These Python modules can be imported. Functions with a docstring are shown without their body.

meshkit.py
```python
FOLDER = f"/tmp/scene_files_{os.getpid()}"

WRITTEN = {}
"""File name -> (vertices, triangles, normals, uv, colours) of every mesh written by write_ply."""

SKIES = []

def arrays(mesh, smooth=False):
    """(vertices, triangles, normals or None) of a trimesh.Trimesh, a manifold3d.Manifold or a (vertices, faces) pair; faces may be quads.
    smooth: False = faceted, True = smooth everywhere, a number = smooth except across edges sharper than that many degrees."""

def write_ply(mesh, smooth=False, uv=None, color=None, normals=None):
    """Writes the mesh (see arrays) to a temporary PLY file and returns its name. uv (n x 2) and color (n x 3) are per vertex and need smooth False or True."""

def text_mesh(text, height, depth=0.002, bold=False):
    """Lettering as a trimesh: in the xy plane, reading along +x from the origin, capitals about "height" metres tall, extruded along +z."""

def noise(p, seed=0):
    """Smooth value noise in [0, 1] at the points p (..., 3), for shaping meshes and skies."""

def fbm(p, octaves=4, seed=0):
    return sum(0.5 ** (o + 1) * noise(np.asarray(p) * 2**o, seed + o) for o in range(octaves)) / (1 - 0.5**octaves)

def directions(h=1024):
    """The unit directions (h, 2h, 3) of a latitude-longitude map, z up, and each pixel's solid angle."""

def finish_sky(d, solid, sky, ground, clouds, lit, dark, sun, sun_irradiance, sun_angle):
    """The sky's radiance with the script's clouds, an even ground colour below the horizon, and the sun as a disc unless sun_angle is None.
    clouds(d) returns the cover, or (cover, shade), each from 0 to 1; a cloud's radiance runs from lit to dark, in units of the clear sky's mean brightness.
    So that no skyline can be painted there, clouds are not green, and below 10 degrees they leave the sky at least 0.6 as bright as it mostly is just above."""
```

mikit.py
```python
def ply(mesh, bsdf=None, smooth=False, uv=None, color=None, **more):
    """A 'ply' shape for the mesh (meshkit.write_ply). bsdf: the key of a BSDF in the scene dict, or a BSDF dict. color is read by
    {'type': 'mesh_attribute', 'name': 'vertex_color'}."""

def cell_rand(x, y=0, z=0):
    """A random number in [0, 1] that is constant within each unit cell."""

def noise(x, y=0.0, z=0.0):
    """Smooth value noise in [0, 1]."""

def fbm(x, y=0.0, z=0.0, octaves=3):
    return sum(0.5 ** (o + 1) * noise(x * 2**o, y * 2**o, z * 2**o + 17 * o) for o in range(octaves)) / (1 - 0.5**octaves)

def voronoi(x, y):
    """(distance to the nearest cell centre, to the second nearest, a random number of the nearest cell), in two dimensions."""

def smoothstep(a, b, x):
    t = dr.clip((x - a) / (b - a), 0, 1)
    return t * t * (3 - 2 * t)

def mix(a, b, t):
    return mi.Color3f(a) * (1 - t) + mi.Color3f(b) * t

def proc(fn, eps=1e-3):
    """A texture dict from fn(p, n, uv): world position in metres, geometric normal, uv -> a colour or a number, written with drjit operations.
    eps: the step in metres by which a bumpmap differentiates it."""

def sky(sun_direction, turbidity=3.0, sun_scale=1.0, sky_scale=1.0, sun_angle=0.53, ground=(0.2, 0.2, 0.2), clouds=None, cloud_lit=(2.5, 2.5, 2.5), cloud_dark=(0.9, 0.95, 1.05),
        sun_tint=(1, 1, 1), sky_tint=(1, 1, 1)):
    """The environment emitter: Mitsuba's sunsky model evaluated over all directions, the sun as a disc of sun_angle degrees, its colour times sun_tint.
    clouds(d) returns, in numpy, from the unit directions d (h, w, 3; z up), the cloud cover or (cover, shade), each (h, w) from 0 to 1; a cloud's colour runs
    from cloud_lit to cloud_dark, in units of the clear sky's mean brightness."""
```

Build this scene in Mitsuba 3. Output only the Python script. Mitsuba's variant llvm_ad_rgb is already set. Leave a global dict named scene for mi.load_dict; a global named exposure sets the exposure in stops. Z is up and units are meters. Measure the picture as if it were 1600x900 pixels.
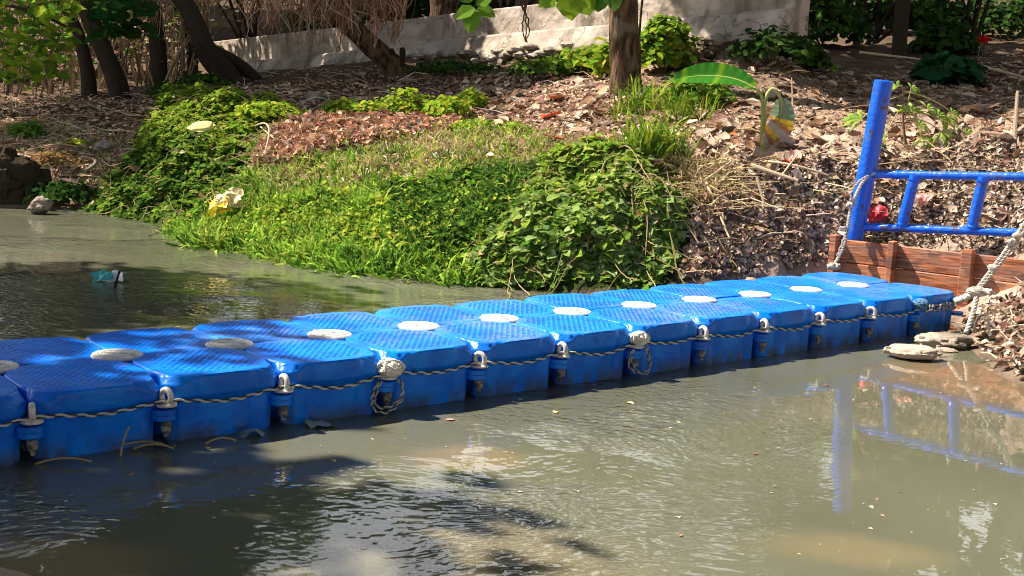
import math, random
import numpy as np, trimesh, shapely
import mitsuba as mi
import drjit as dr
import mikit, meshkit
from mikit import proc, noise as pnoise, fbm as pfbm, smoothstep, mix
from scipy.interpolate import RBFInterpolator, RegularGridInterpolator

T4 = mi.ScalarTransform4f
rng = np.random.default_rng(7)
random.seed(7)
scene, labels = {}, {}

# ------------------------------------------------------------------ camera, sky, exposure
EYE = np.array([0.0, 0.0, 1.36366])
FOC, PITCH, ROLL = 1902.95, 0.15237, 0.0471
cp_, sp_ = math.cos(PITCH), math.sin(PITCH)
FWD = np.array([0, cp_, -sp_]); R0 = np.array([1.0, 0, 0]); U0 = np.cross(R0, FWD)
RIGHT = R0 * math.cos(ROLL) + U0 * math.sin(ROLL)
UP = -R0 * math.sin(ROLL) + U0 * math.cos(ROLL)
scene['camera'] = {'type': 'perspective', 'fov': 2 * math.degrees(math.atan(800 / FOC)), 'fov_axis': 'x', 'near_clip': 0.05, 'far_clip': 400.0,
                   'to_world': T4().look_at(origin=EYE.tolist(), target=(EYE + FWD).tolist(), up=UP.tolist())}
SUN = np.array([-0.60, 0.17, 0.78])


def cloud_cover(d):
    c = meshkit.fbm(d * np.array([2.2, 2.2, 4.5]) + 3.7, 5, 4)
    low = np.clip((0.78 - d[..., 2]) / 0.40, 0, 1)                       # hazy white cloud banks all round the horizon
    return np.clip((c - .50 + .30 * low) / .16, 0, 1) * (.25 + .75 * low), np.clip((meshkit.fbm(d * 4.0 + 9, 3, 8) - .35) * 2, 0, 1) * .6


scene['sky'] = mikit.sky(SUN.tolist(), turbidity=3, sun_tint=(0.95, 1.0, 1.09), sky_scale=0.24, clouds=cloud_cover, cloud_lit=(8.5, 8.6, 8.9), cloud_dark=(2.6, 2.8, 3.2))
exposure = 3.2


def ray(px, py):
    d = FWD * FOC + RIGHT * (px - 800) + UP * (450 - py)
    return d / d[1]


def at(px, py, Y):
    """The place seen at this pixel of the 1600 x 900 photograph, Y metres away."""
    return EYE + ray(px, py) * Y


def at_z(px, py, z=0.0):
    d = ray(px, py)
    return EYE + d * ((z - EYE[2]) / d[2])


# ------------------------------------------------------------------ materials
def add(key, shape, label=None, cat=None, group=None, kind=None):
    k, n = key, 0
    while k in scene:
        n += 1
        k = f'{key}_{n:03d}'
    scene[k] = shape
    tag(k, label, cat, group, kind)
    return k


def tag(k, label=None, cat=None, group=None, kind=None):
    d = {a: b for a, b in (('label', label), ('category', cat), ('group', group), ('kind', kind)) if b}
    if d:
        labels[k] = {**labels.get(k, {}), **d}


roots = set()


def root(name, label, cat, group=None, kind=None):
    """The key of a thing that has parts and no shape of its own."""
    k, n = name, 0
    while k in roots or k in scene:
        n += 1
        k = f'{name}_{n:03d}'
    roots.add(k)
    tag(k, label, cat, group, kind)
    return k


def two(b):
    return {'type': 'twosided', 'b': b}


VC = {'type': 'mesh_attribute', 'name': 'vertex_color'}


def rgb(*c):
    return {'type': 'rgb', 'value': list(c)}


scene['m_leaf'] = {'type': 'principledthin', 'base_color': VC, 'roughness': 0.38, 'diff_trans': 0.75, 'spec_trans': 0.0, 'eta': 1.35}
scene['m_grass'] = {'type': 'principledthin', 'base_color': VC, 'roughness': 0.5, 'diff_trans': 0.6, 'spec_trans': 0.0, 'eta': 1.35}
scene['m_dry'] = {'type': 'principledthin', 'base_color': VC, 'roughness': 0.6, 'diff_trans': 0.2, 'spec_trans': 0.0, 'eta': 1.3}


def f_soilbump(p, n, uv):
    return pfbm(p.x * 14, p.y * 14, p.z * 14, 4) * 0.6 + pfbm(p.x * 55, p.y * 55, p.z * 55, 2) * 0.25


scene['m_ground'] = two({'type': 'bumpmap', 'tex': proc(f_soilbump, 0.006), 'scale': 0.05, 'b': {'type': 'diffuse', 'reflectance': VC}})


def f_barkbump(p, n, uv):
    return pfbm(p.x * 30, p.y * 30, p.z * 5, 4)


def f_bark(p, n, uv):
    t = pfbm(p.x * 22, p.y * 22, p.z * 4, 4)
    s = pfbm(p.x * 5 + 9, p.y * 5, p.z * 5, 3)
    return mix(mix((0.035, 0.024, 0.016), (0.15, 0.10, 0.065), smoothstep(0.3, 0.7, t)), (0.16, 0.15, 0.11), smoothstep(0.55, 0.75, s) * 0.6)


scene['m_bark'] = two({'type': 'bumpmap', 'tex': proc(f_barkbump, 0.004), 'scale': 0.03, 'b': {'type': 'diffuse', 'reflectance': proc(f_bark)}})
scene['m_bark_dark'] = two({'type': 'bumpmap', 'tex': proc(f_barkbump, 0.004), 'scale': 0.03, 'b': {'type': 'diffuse', 'reflectance': rgb(0.04, 0.032, 0.024)}})
scene['m_twig'] = two({'type': 'diffuse', 'reflectance': VC})


def f_bluescuff(p, n, uv):
    s = pfbm(p.x * 9, p.y * 9, p.z * 9, 4)
    low = smoothstep(0.09, 0.0, p.z) * smoothstep(0.30, 0.55, pfbm(p.x * 14, p.y * 14, p.z * 4, 3))
    dust = smoothstep(0.46, 0.70, pfbm(p.x * 2.6 + 4, p.y * 2.6, 1.5, 4)) * smoothstep(0.3, 0.6, pfbm(p.x * 40, p.y * 40, p.z * 40, 3)) * smoothstep(0.5, 0.9, n.z)
    scr = smoothstep(0.70, 0.76, pfbm(p.x * 60 + p.y * 20, p.y * 8, p.z * 25, 3)) * 0.4
    c = mix((0.002, 0.135, 0.70), (0.003, 0.195, 0.84), smoothstep(0.35, 0.65, s))
    c = mix(mix(c, (0.10, 0.22, 0.52), scr * 0.5), (0.22, 0.23, 0.25), dust * 0.38)
    return mix(c, (0.06, 0.07, 0.05), low * 0.75)


def f_bluerough(p, n, uv):
    return 0.17 + 0.22 * pfbm(p.x * 12, p.y * 12, p.z * 12, 3)


def f_bluebump(p, n, uv):
    return pfbm(p.x * 70, p.y * 70, p.z * 70, 3)


scene['m_blue'] = two({'type': 'bumpmap', 'tex': proc(f_bluebump, 0.002), 'scale': 0.0025, 'b': {'type': 'principled', 'base_color': proc(f_bluescuff), 'roughness': proc(f_bluerough), 'specular': 0.22}})
scene['m_blue_tread'] = two({'type': 'principled', 'base_color': proc(f_bluescuff), 'roughness': 0.2, 'specular': 0.5})


def f_paint(p, n, uv):
    s = pfbm(p.x * 16, p.y * 16, p.z * 16, 4)
    c = mix((0.003, 0.09, 0.58), (0.005, 0.12, 0.66), s)
    c = mix(c, (0.10, 0.16, 0.34), smoothstep(0.55, 0.7, pfbm(p.x * 30, p.y * 30, p.z * 9, 3)) * 0.35)
    return mix(c, (0.07, 0.045, 0.04), smoothstep(0.66, 0.71, s) * 0.85)


scene['m_paint'] = two({'type': 'bumpmap', 'tex': proc(lambda p, n, uv: pfbm(p.x * 40, p.y * 40, p.z * 40, 2), 0.003), 'scale': 0.003, 'b': {'type': 'principled', 'base_color': proc(f_paint), 'roughness': 0.28, 'specular': 0.5}})


def f_greyplastic(p, n, uv):
    s = pfbm(p.x * 40, p.y * 40, p.z * 40, 4)
    return mix((0.42, 0.41, 0.39), (0.62, 0.61, 0.59), smoothstep(0.3, 0.65, s))


scene['m_grey'] = two({'type': 'principled', 'base_color': proc(f_greyplastic), 'roughness': 0.5, 'specular': 0.4})


def f_nut(p, n, uv):
    return mix((0.05, 0.05, 0.06), (0.22, 0.21, 0.20), smoothstep(0.4, 0.6, pfbm(p.x * 60, p.y * 60, p.z * 60, 3)))


scene['m_nut'] = two({'type': 'principled', 'base_color': proc(f_nut), 'roughness': 0.5})
scene['m_rope'] = two({'type': 'diffuse', 'reflectance': VC})


def f_wood(p, n, uv):
    g = pfbm(p.x * 5 - p.y * 4, p.z * 90, p.y * 5, 4)
    w = pfbm(p.x * 3, p.y * 3, p.z * 7, 4)
    c = mix((0.20, 0.065, 0.03), (0.47, 0.175, 0.085), smoothstep(0.3, 0.7, g))
    c = mix(c, (0.55, 0.26, 0.14), smoothstep(0.5, 0.68, w) * 0.7)
    c = mix(c, (0.24, 0.15, 0.12), smoothstep(0.42, 0.62, pfbm(p.x * 4 + 15, p.y * 4, p.z * 20, 4)) * 0.55)
    return mix(c, (0.10, 0.06, 0.045), smoothstep(0.58, 0.72, pfbm(p.x * 8 + 5, p.y * 8, p.z * 12, 4)) * 0.75)


scene['m_wood'] = two({'type': 'bumpmap', 'tex': proc(lambda p, n, uv: pfbm(p.x * 6 - p.y * 5, p.z * 110, p.y * 6, 3), 0.003), 'scale': 0.004, 'b': {'type': 'principled', 'base_color': proc(f_wood), 'roughness': 0.55, 'specular': 0.3}})


def f_concrete(p, n, uv):
    s = pfbm(p.x * 1.6, p.y * 1.6, p.z * 1.6, 5)
    d = pfbm(p.x * 5, p.y * 5, p.z * 1.2, 4)
    c = mix((0.34, 0.29, 0.25), (0.56, 0.49, 0.43), smoothstep(0.3, 0.7, s))
    c = mix(c, (0.14, 0.125, 0.105), smoothstep(0.50, 0.68, d) * 0.65)
    e = dr.abs(pfbm(p.x * 2.2 + 7, p.y * 2.2, p.z * 2.2, 4) - 0.5)
    c = mix(c, (0.10, 0.09, 0.08), smoothstep(0.012, 0.003, e) * 0.7)
    return mix(c, (0.12, 0.11, 0.07), smoothstep(0.45, 0.62, pfbm(p.x * 3.0 + 31, p.y * 3.0, p.z * 6.0, 4)) * 0.35)


scene['m_concrete'] = two({'type': 'bumpmap', 'tex': proc(lambda p, n, uv: pfbm(p.x * 9, p.y * 9, p.z * 9, 4), 0.01), 'scale': 0.03, 'b': {'type': 'diffuse', 'reflectance': proc(f_concrete)}})


def f_stone(p, n, uv):
    s = pfbm(p.x * 6, p.y * 6, p.z * 6, 4)
    return mix((0.14, 0.12, 0.10), (0.38, 0.33, 0.28), smoothstep(0.3, 0.7, s))


scene['m_stone'] = two({'type': 'bumpmap', 'tex': proc(lambda p, n, uv: pfbm(p.x * 20, p.y * 20, p.z * 20, 4), 0.005), 'scale': 0.02, 'b': {'type': 'diffuse', 'reflectance': proc(f_stone)}})


# murky river: opaque silt-laden water, its tint varies with the depth and the silt in it
def blob(p, x, y, rx, ry, rot=0.0):
    c, s = math.cos(rot), math.sin(rot)
    u = ((p.x - x) * c + (p.y - y) * s) / rx
    v = (-(p.x - x) * s + (p.y - y) * c) / ry
    w = pfbm(p.x * 3.0, p.y * 3.0, 0.3, 3) - 0.5
    return smoothstep(1.0, 0.35, dr.sqrt(u * u + v * v) + w * 0.9)


def f_water(p, n, uv):
    s = pfbm(p.x * 0.5, p.y * 0.5, 0.7, 4)
    c = mix((0.088, 0.094, 0.066), (0.118, 0.123, 0.090), smoothstep(0.3, 0.7, s))
    c = mix(c, (0.24, 0.19, 0.105), blob(p, 1.12, 3.72, 0.42, 0.22) * 0.35)
    c = mix(c, (0.22, 0.165, 0.09), blob(p, -0.15, 4.55, 0.30, 0.22) * 0.5)
    c = mix(c, (0.20, 0.15, 0.085), blob(p, -0.15, 3.55, 0.75, 0.35) * 0.3)
    c = mix(c, (0.17, 0.115, 0.07), blob(p, 2.62, 6.35, 0.75, 0.75) * 0.8)
    return mix(c, (0.23, 0.17, 0.10), blob(p, -1.35, 3.3, 0.5, 0.3) * 0.7)


def f_ripple(p, n, uv):
    wx = p.x + 0.25 * pnoise(p.x * 2.3, p.y * 2.3, 3.0)
    wy = p.y + 0.25 * pnoise(p.x * 2.3, p.y * 2.3, 8.0)
    a = pfbm(wx * 6.5, wy * 11.0, 0.5, 3)
    b = pfbm(wx * 22.0, wy * 34.0, 2.5, 2)
    m = smoothstep(0.36, 0.60, pfbm(p.x * 1.1 + 4.0, p.y * 1.1, 5.0, 3))
    k = 0.016 + 0.9 * smoothstep(1.3, -0.1, p.x - 0.25 * (p.y - 4.0)) * (0.15 + 0.85 * m)
    c = dr.abs(2.0 * pfbm(wx * 15.0 + 3.0, wy * 23.0, 6.5, 2) - 1.0)
    return a * 0.62 * k + b * 0.50 * k + (1.0 - c) * 0.42 * k * m


scene['m_water'] = {'type': 'bumpmap', 'tex': proc(f_ripple, 0.006), 'scale': 0.016, 'b': {'type': 'plastic', 'diffuse_reflectance': proc(f_water), 'int_ior': 1.52, 'nonlinear': False}}


# ------------------------------------------------------------------ mesh helpers
def cat_mesh(parts):
    vs, fs, cs, o = [], [], [], 0
    for p in parts:
        vs.append(p[0]); fs.append(np.asarray(p[1]) + o); o += len(p[0])
        if len(p) > 2:
            cs.append(p[2])
    return (np.vstack(vs), np.vstack(fs)) + ((np.vstack(cs),) if cs else ())


def tube(pts, r, sides=8, caps=True, bump=0.0, seed=0):
    p = np.asarray(pts, float); n = len(p)
    r = np.broadcast_to(np.asarray(r, float), (n,)).copy()
    t = np.gradient(p, axis=0); t /= np.linalg.norm(t, axis=1, keepdims=True) + 1e-12
    a = np.zeros_like(p)
    ref = np.array([0, 0, 1.0]) if abs(t[0, 2]) < 0.9 else np.array([1.0, 0, 0])
    v = np.cross(t[0], ref); v /= np.linalg.norm(v)
    for i in range(n):
        v = v - t[i] * (v @ t[i]); v /= np.linalg.norm(v) + 1e-12
        a[i] = v
    b = np.cross(t, a)
    ang = np.arange(sides) * 2 * np.pi / sides
    ring = np.cos(ang)[None, :, None] * a[:, None] + np.sin(ang)[None, :, None] * b[:, None]
    V = p[:, None] + r[:, None, None] * ring
    if bump:
        k = meshkit.fbm(V * np.array([7, 7, 2.5]) + seed, 3) - 0.5
        V = V + ring * (k * bump * 2 * r[:, None])[..., None]
    i, j = np.meshgrid(np.arange(n - 1), np.arange(sides), indexing='ij')
    q = np.stack([i * sides + j, i * sides + (j + 1) % sides, (i + 1) * sides + (j + 1) % sides, (i + 1) * sides + j], -1).reshape(-1, 4)
    F = np.vstack([q[:, [0, 1, 2]], q[:, [0, 2, 3]]])
    V = V.reshape(-1, 3)
    if caps:
        V = np.vstack([V, p[0], p[-1]]); k = len(V)
        jj = np.arange(sides)
        F = np.vstack([F, np.stack([jj * 0 + k - 2, (jj + 1) % sides, jj], 1), np.stack([jj * 0 + k - 1, (n - 1) * sides + jj, (n - 1) * sides + (jj + 1) % sides], 1)])
    return V, F


def spline(pts, n):
    p = np.asarray(pts, float)
    if len(p) == 2:
        return p[0] + (p[1] - p[0]) * np.linspace(0, 1, n)[:, None]
    from scipy.interpolate import CubicSpline
    d = np.r_[0, np.cumsum(np.linalg.norm(np.diff(p, axis=0), axis=1))]
    return CubicSpline(d, p)(np.linspace(0, d[-1], n))


def colored(m, c):
    c = np.asarray(c, float)
    return m[0], m[1], np.tile(c, (len(m[0]), 1)) if c.ndim == 1 else c


def ply(m, bsdf, smooth=False, **k):
    if len(m) > 2 and m[2] is not None:
        return mikit.ply((m[0], m[1]), bsdf, smooth, color=m[2], **k)
    return mikit.ply((m[0], m[1]), bsdf, smooth, **k)


def box(a, b, c, p=(0, 0, 0), bevel=0.0):
    """Box a x b x c about p, chamfered."""
    if bevel:
        import manifold3d as m3
        pts = []
        for sx in (-1, 1):
            for sy in (-1, 1):
                for sz in (-1, 1):
                    h = np.array([a * sx, b * sy, c * sz]) / 2
                    for k in range(3):
                        q = h.copy()
                        for l in range(3):
                            if l != k:
                                q[l] -= np.sign(h[l]) * bevel
                        pts.append(q)
        h = trimesh.convex.convex_hull(np.array(pts))
        return np.array(h.vertices) + p, np.array(h.faces)
    m = trimesh.creation.box((a, b, c))
    return np.array(m.vertices) + p, np.array(m.faces)


def xf(m, M):
    M = np.asarray(M, float)
    return (m[0] @ M[:3, :3].T + M[:3, 3],) + tuple(m[1:])


def frame(o, x, z=None):
    """A matrix: x along the given direction, z up (or the given normal)."""
    x = np.asarray(x, float); x = x / np.linalg.norm(x)
    z = np.array([0, 0, 1.0]) if z is None else np.asarray(z, float)
    z = z - x * (z @ x); z /= np.linalg.norm(z)
    y = np.cross(z, x)
    M = np.eye(4); M[:3, 0], M[:3, 1], M[:3, 2], M[:3, 3] = x, y, z, o
    return M


def rock(sx, sy, sz, seed, sub=3, amp=0.35):
    m = trimesh.creation.icosphere(subdivisions=sub)
    v = np.array(m.vertices)
    k = meshkit.fbm(v * 1.3 + seed * 3.1, 4, seed) - 0.5
    c = np.round(v * 1.6 + 0.3 * (meshkit.noise(v * 2 + seed, seed)[..., None] - 0.5)) / 1.6
    v = (v * 0.7 + c * 0.3) * (1 + amp * 2 * k)[:, None]
    return v * np.array([sx, sy, sz]), np.array(m.faces)


# leaf templates: base at the origin, tip along +y, z up
def tmpl_leaf4():
    V = np.array([[0, 0, 0], [.36, .42, .09], [-.36, .42, .09], [0, .45, 0], [0, 1, -.08]])
    return V, np.array([[0, 1, 3], [0, 3, 2], [3, 1, 4], [2, 3, 4]])


def tmpl_leaf8():
    V = np.array([[0, 0, 0], [.22, .12, .05], [.40, .42, .10], [.25, .78, .04], [0, 1, -.10], [-.25, .78, .04], [-.40, .42, .10], [-.22, .12, .05], [0, .30, 0.0], [0, .65, 0]])
    F = [[0, 1, 8], [1, 2, 8], [2, 9, 8], [2, 3, 9], [3, 4, 9], [9, 4, 5], [9, 5, 6], [8, 9, 6], [8, 6, 7], [8, 7, 0]]
    return V, np.array(F)


def tmpl_blade():
    V = np.array([[.05, 0, 0], [-.05, 0, 0], [.045, .10, .42], [-.045, .10, .42], [.028, .34, .78], [-.028, .34, .78], [0, .66, .92]])
    return V, np.array([[0, 2, 1], [1, 2, 3], [2, 4, 3], [3, 4, 5], [4, 6, 5]])


def tmpl_curl(seed, curl=1.0):
    """A dry leaf: a 4 x 6 sheet with a ragged outline, curled."""
    r = np.random.default_rng(seed)
    vs = []
    wob = r.uniform(-.06, .06, (6, 4)); k1, k2, tw = r.uniform(.2, .9) * curl, r.uniform(-.7, .7) * curl, r.uniform(-.5, .5)
    for i, t in enumerate(np.linspace(0, 1, 6)):
        hw = 0.40 * math.sin(math.pi * min(1, t * 0.88 + 0.08)) ** 0.7
        for j, s in enumerate((-1, -.33, .33, 1)):
            x = s * hw * (1 + wob[i, j] * 3); y = t + wob[i, j] * abs(s)
            z = k1 * abs(s) ** 1.5 * hw * 0.65 + k2 * (t - .5) ** 2 * 0.9 + tw * s * (t - .5) * .4 + r.uniform(-.02, .02)
            vs.append([x * (1 - .18 * k1), y, z])
    F = []
    for i in range(5):
        for j in range(3):
            a = i * 4 + j
            F += [[a, a + 1, a + 5], [a, a + 5, a + 4]]
    return np.array(vs), np.array(F)


def scatter(tm, P, N, yaw, scale, color, tint=None):
    """Copies of a template: P places, N up directions, yaw heading, scale, colour per copy."""
    V, F = tm
    n = len(P)
    N = N / np.linalg.norm(N, axis=1, keepdims=True)
    h = np.stack([np.cos(yaw), np.sin(yaw), np.zeros(n)], 1)
    y = h - N * (h * N).sum(1, keepdims=True); y /= np.linalg.norm(y, axis=1, keepdims=True) + 1e-9
    x = np.cross(y, N)
    Rm = np.stack([x, y, N], 2)
    sc = np.asarray(scale)
    sc = sc[:, None] if sc.ndim == 1 else sc
    W = np.einsum('nij,nkj->nki', Rm, V[None] * sc[:, None, :]) + P[:, None]
    FF = (F[None] + (np.arange(n) * len(V))[:, None, None]).reshape(-1, 3)
    C = np.repeat(color, len(V), axis=0)
    return W.reshape(-1, 3), FF, np.clip(C, 0.002, 0.95)


def palette(cols, n, jit=0.18, weights=None):
    cols = np.array(cols, float)
    i = rng.choice(len(cols), n, p=None if weights is None else np.array(weights) / np.sum(weights))
    c = cols[i] * (1 + rng.uniform(-jit, jit, (n, 1))) * (1 + rng.uniform(-.07, .07, (n, 3)))
    return np.clip(c, 0.003, 0.95)


def rand_up(n, spread):
    v = rng.normal(0, spread, (n, 3)); v[:, 2] = 1
    return v


# ------------------------------------------------------------------ terrain
CTRL = []


def cz(px, py, z):
    CTRL.append(at_z(px, py, z))


def cy(px, py, Y, dz=0.0):
    p = at(px, py, Y); p[2] += dz; CTRL.append(p)


for a in [(-120, 322), (0, 325), (60, 326), (120, 329), (180, 338), (230, 345), (262, 362), (330, 384), (430, 400), (520, 418), (620, 430), (700, 442), (760, 447)]:
    cz(*a, 0.0)
for x, y in [(0.25, 8.75), (0.8, 8.65), (1.4, 8.7), (2.0, 8.95), (2.55, 9.0), (3.05, 8.55), (3.05, 8.0), (2.9, 7.5), (2.80, 7.0), (2.68, 6.55), (2.75, 6.1), (3.2, 5.3), (4.0, 4.6), (4.6, 3.4), (4.2, 2.4), (2.6, 2.3), (1.2, 2.4), (0, 2.6), (-0.9, 3.0), (-1.3, 3.2), (-1.5, 3.33), (-2.2, 3.5), (-3.5, 3.5), (-6, 3.2), (-12, 2.5), (-9, 13.6), (-14, 14)]:
    CTRL.append([x, y, 0.0])
for x, y, z in [(-3, 7, -.7), (-1, 6, -.6), (0.6, 6.5, -.6), (1.5, 6, -.5), (-6, 8, -.9), (-12, 8, -1), (-3, 10, -.5), (-1.2, 8, -.5), (1.3, 4.4, -.4), (0, 4, -.4), (2.9, 4, -.25), (-3, 4.6, -.4), (2.2, 7.6, -.15), (1.2, 7.7, -.25),
                (0, 1.5, .12), (-1.6, 2.6, .12), (-4, 2, .2), (2.5, 1.2, .12), (0, -3, .25), (6, 2.5, .4), (-12, 0, .4), (5.5, 5, .5), (3.6, 6.4, .28), (3.4, 7.2, .30), (3.45, 8.0, .33), (3.0, 6.6, .10), (3.1, 7.2, .16), (-15, -10, .6), (15, -10, .8), (15, 5, .9)]:
    CTRL.append([x, y, z])
for a in [(40, 300, 13.2), (100, 262, 13.6), (0, 240, 14.2), (100, 205, 16), (0, 170, 18.5), (140, 152, 19), (190, 154, 18.5), (250, 137, 20), (340, 132, 18.5), (190, 270, 13.9), (200, 225, 15),
          (230, 290, 13.0), (300, 250, 13.1), (330, 185, 14.3), (340, 160, 15.5), (380, 300, 11.7), (420, 112, 20.5), (500, 107, 22.5), (600, 118, 18.5), (500, 150, 17), (450, 170, 15.2),
          (420, 330, 10.9), (470, 270, 11.9), (450, 225, 13.2), (560, 320, 10.6), (560, 240, 12.3), (560, 200, 13.8), (700, 330, 10.1), (700, 250, 11.4), (700, 200, 13.6), (700, 150, 17), (690, 395, 9.35),
          (850, 210, 12.3), (850, 150, 15.3), (975, 146, 13.6), (820, 300, 9.9), (850, 260, 10.5), (800, 400, 9.05), (900, 400, 8.95), (1000, 400, 8.95), (950, 300, 9.35), (1020, 300, 9.35), (990, 250, 9.9), (1000, 235, 10.3),
          (1100, 420, 8.95), (1100, 330, 9.35), (1110, 262, 9.9), (1150, 370, 9.15), (1200, 400, 9.1), (1190, 320, 9.4), (1200, 268, 9.75), (1250, 350, 9.32), (1290, 300, 9.45), (1330, 255, 9.7), (1300, 330, 9.38),
          (1450, 385, 9.05), (1400, 330, 9.32), (1500, 340, 9.12), (1560, 380, 8.75), (1400, 260, 9.6), (1500, 245, 9.45), (1600, 250, 9.1), (1600, 380, 8.6), (1700, 380, 8.3), (1700, 250, 9.2),
          (1200, 200, 11.8), (1300, 205, 12), (1500, 205, 11.8), (1300, 155, 14.3), (1500, 150, 14.3), (1600, 200, 11.8), (1300, 112, 17), (1550, 112, 17.5), (1150, 120, 13.9), (1700, 110, 17),
          (480, 109, 23.3), (360, 121, 25.5), (580, 96, 21.5), (708, 90, 19.6), (812, 80, 18.2), (900, 80, 17.4), (760, 115, 18.5), (1000, 84, 16.6), (1100, 86, 15.3), (880, 110, 17), (1050, 122, 14.3), (1220, 95, 14.2), (1400, 75, 19.5), (1600, 70, 20)]:
    cy(*a)
WALLF = lambda px: 1.0 / (0.05 + (px - 700) * 3.4e-5)     # distance of the wall along its line
for x, y, z in [(-9, 30, 2.4), (-3, 27, 2.5), (2, 24, 2.6), (6, 24, 2.6), (-20, 22, 1.6), (-20, 34, 3.5), (0, 36, 4.6), (12, 30, 4.0), (14, 20, 2.4), (20, 40, 6), (-20, 45, 6), (0, 48, 7), (30, 25, 4), (-34, 30, 4), (-30, 16, 1), (14, 12, 1.4), (30, 5, 2), (8, 15, 1.5)]:
    CTRL.append([x, y, z])
CTRL = np.array(CTRL)
rbf = RBFInterpolator(CTRL[:, :2], CTRL[:, 2], kernel='linear', smoothing=0.0015)
gx = np.unique(np.round(np.r_[np.linspace(-60, -12, 13), np.linspace(-12, -6.5, 45), np.arange(-6.5, 4.6, 0.04), np.linspace(4.6, 9, 50), np.linspace(9, 60, 16)], 4))
gy = np.unique(np.round(np.r_[np.linspace(-30, 2, 12), np.linspace(2, 6, 40), np.arange(6, 15, 0.04), np.arange(15, 24, 0.10), np.linspace(24, 70, 24)], 4))
GX, GY = np.meshgrid(gx, gy, indexing='ij')
XY = np.stack([GX.ravel(), GY.ravel()], 1)
GZ = np.concatenate([rbf(c) for c in np.array_split(XY, 20)]).reshape(GX.shape)
from scipy.ndimage import gaussian_filter
near = (gx > -6.6) & (gx < 4.7)
sm = gaussian_filter(GZ, 1.1)
GZ = np.where(near[:, None] & ((gy > 6.2) & (gy < 14.8))[None], sm, GZ)
P3 = np.stack([GX, GY, GX * 0], -1)
mudmask = np.clip((GX - 0.9) / 0.6, 0, 1) * np.clip((GY - 5.5) / 0.5, 0, 1) * np.clip((13.5 - GY) / 3, 0, 1)
rough = (meshkit.fbm(P3 * 3.1, 4, 3) - .5) * 0.16 + (meshkit.fbm(P3 * 1.1, 3, 5) - .5) * 0.12
ridg = np.abs(meshkit.fbm(P3 * 5.0 + 7, 3, 11) - .5) * 0.22 + (meshkit.fbm(P3 * 9, 2, 21) - .5) * 0.09
land = np.clip(GZ / 0.22 + 0.15, 0, 1)
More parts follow.
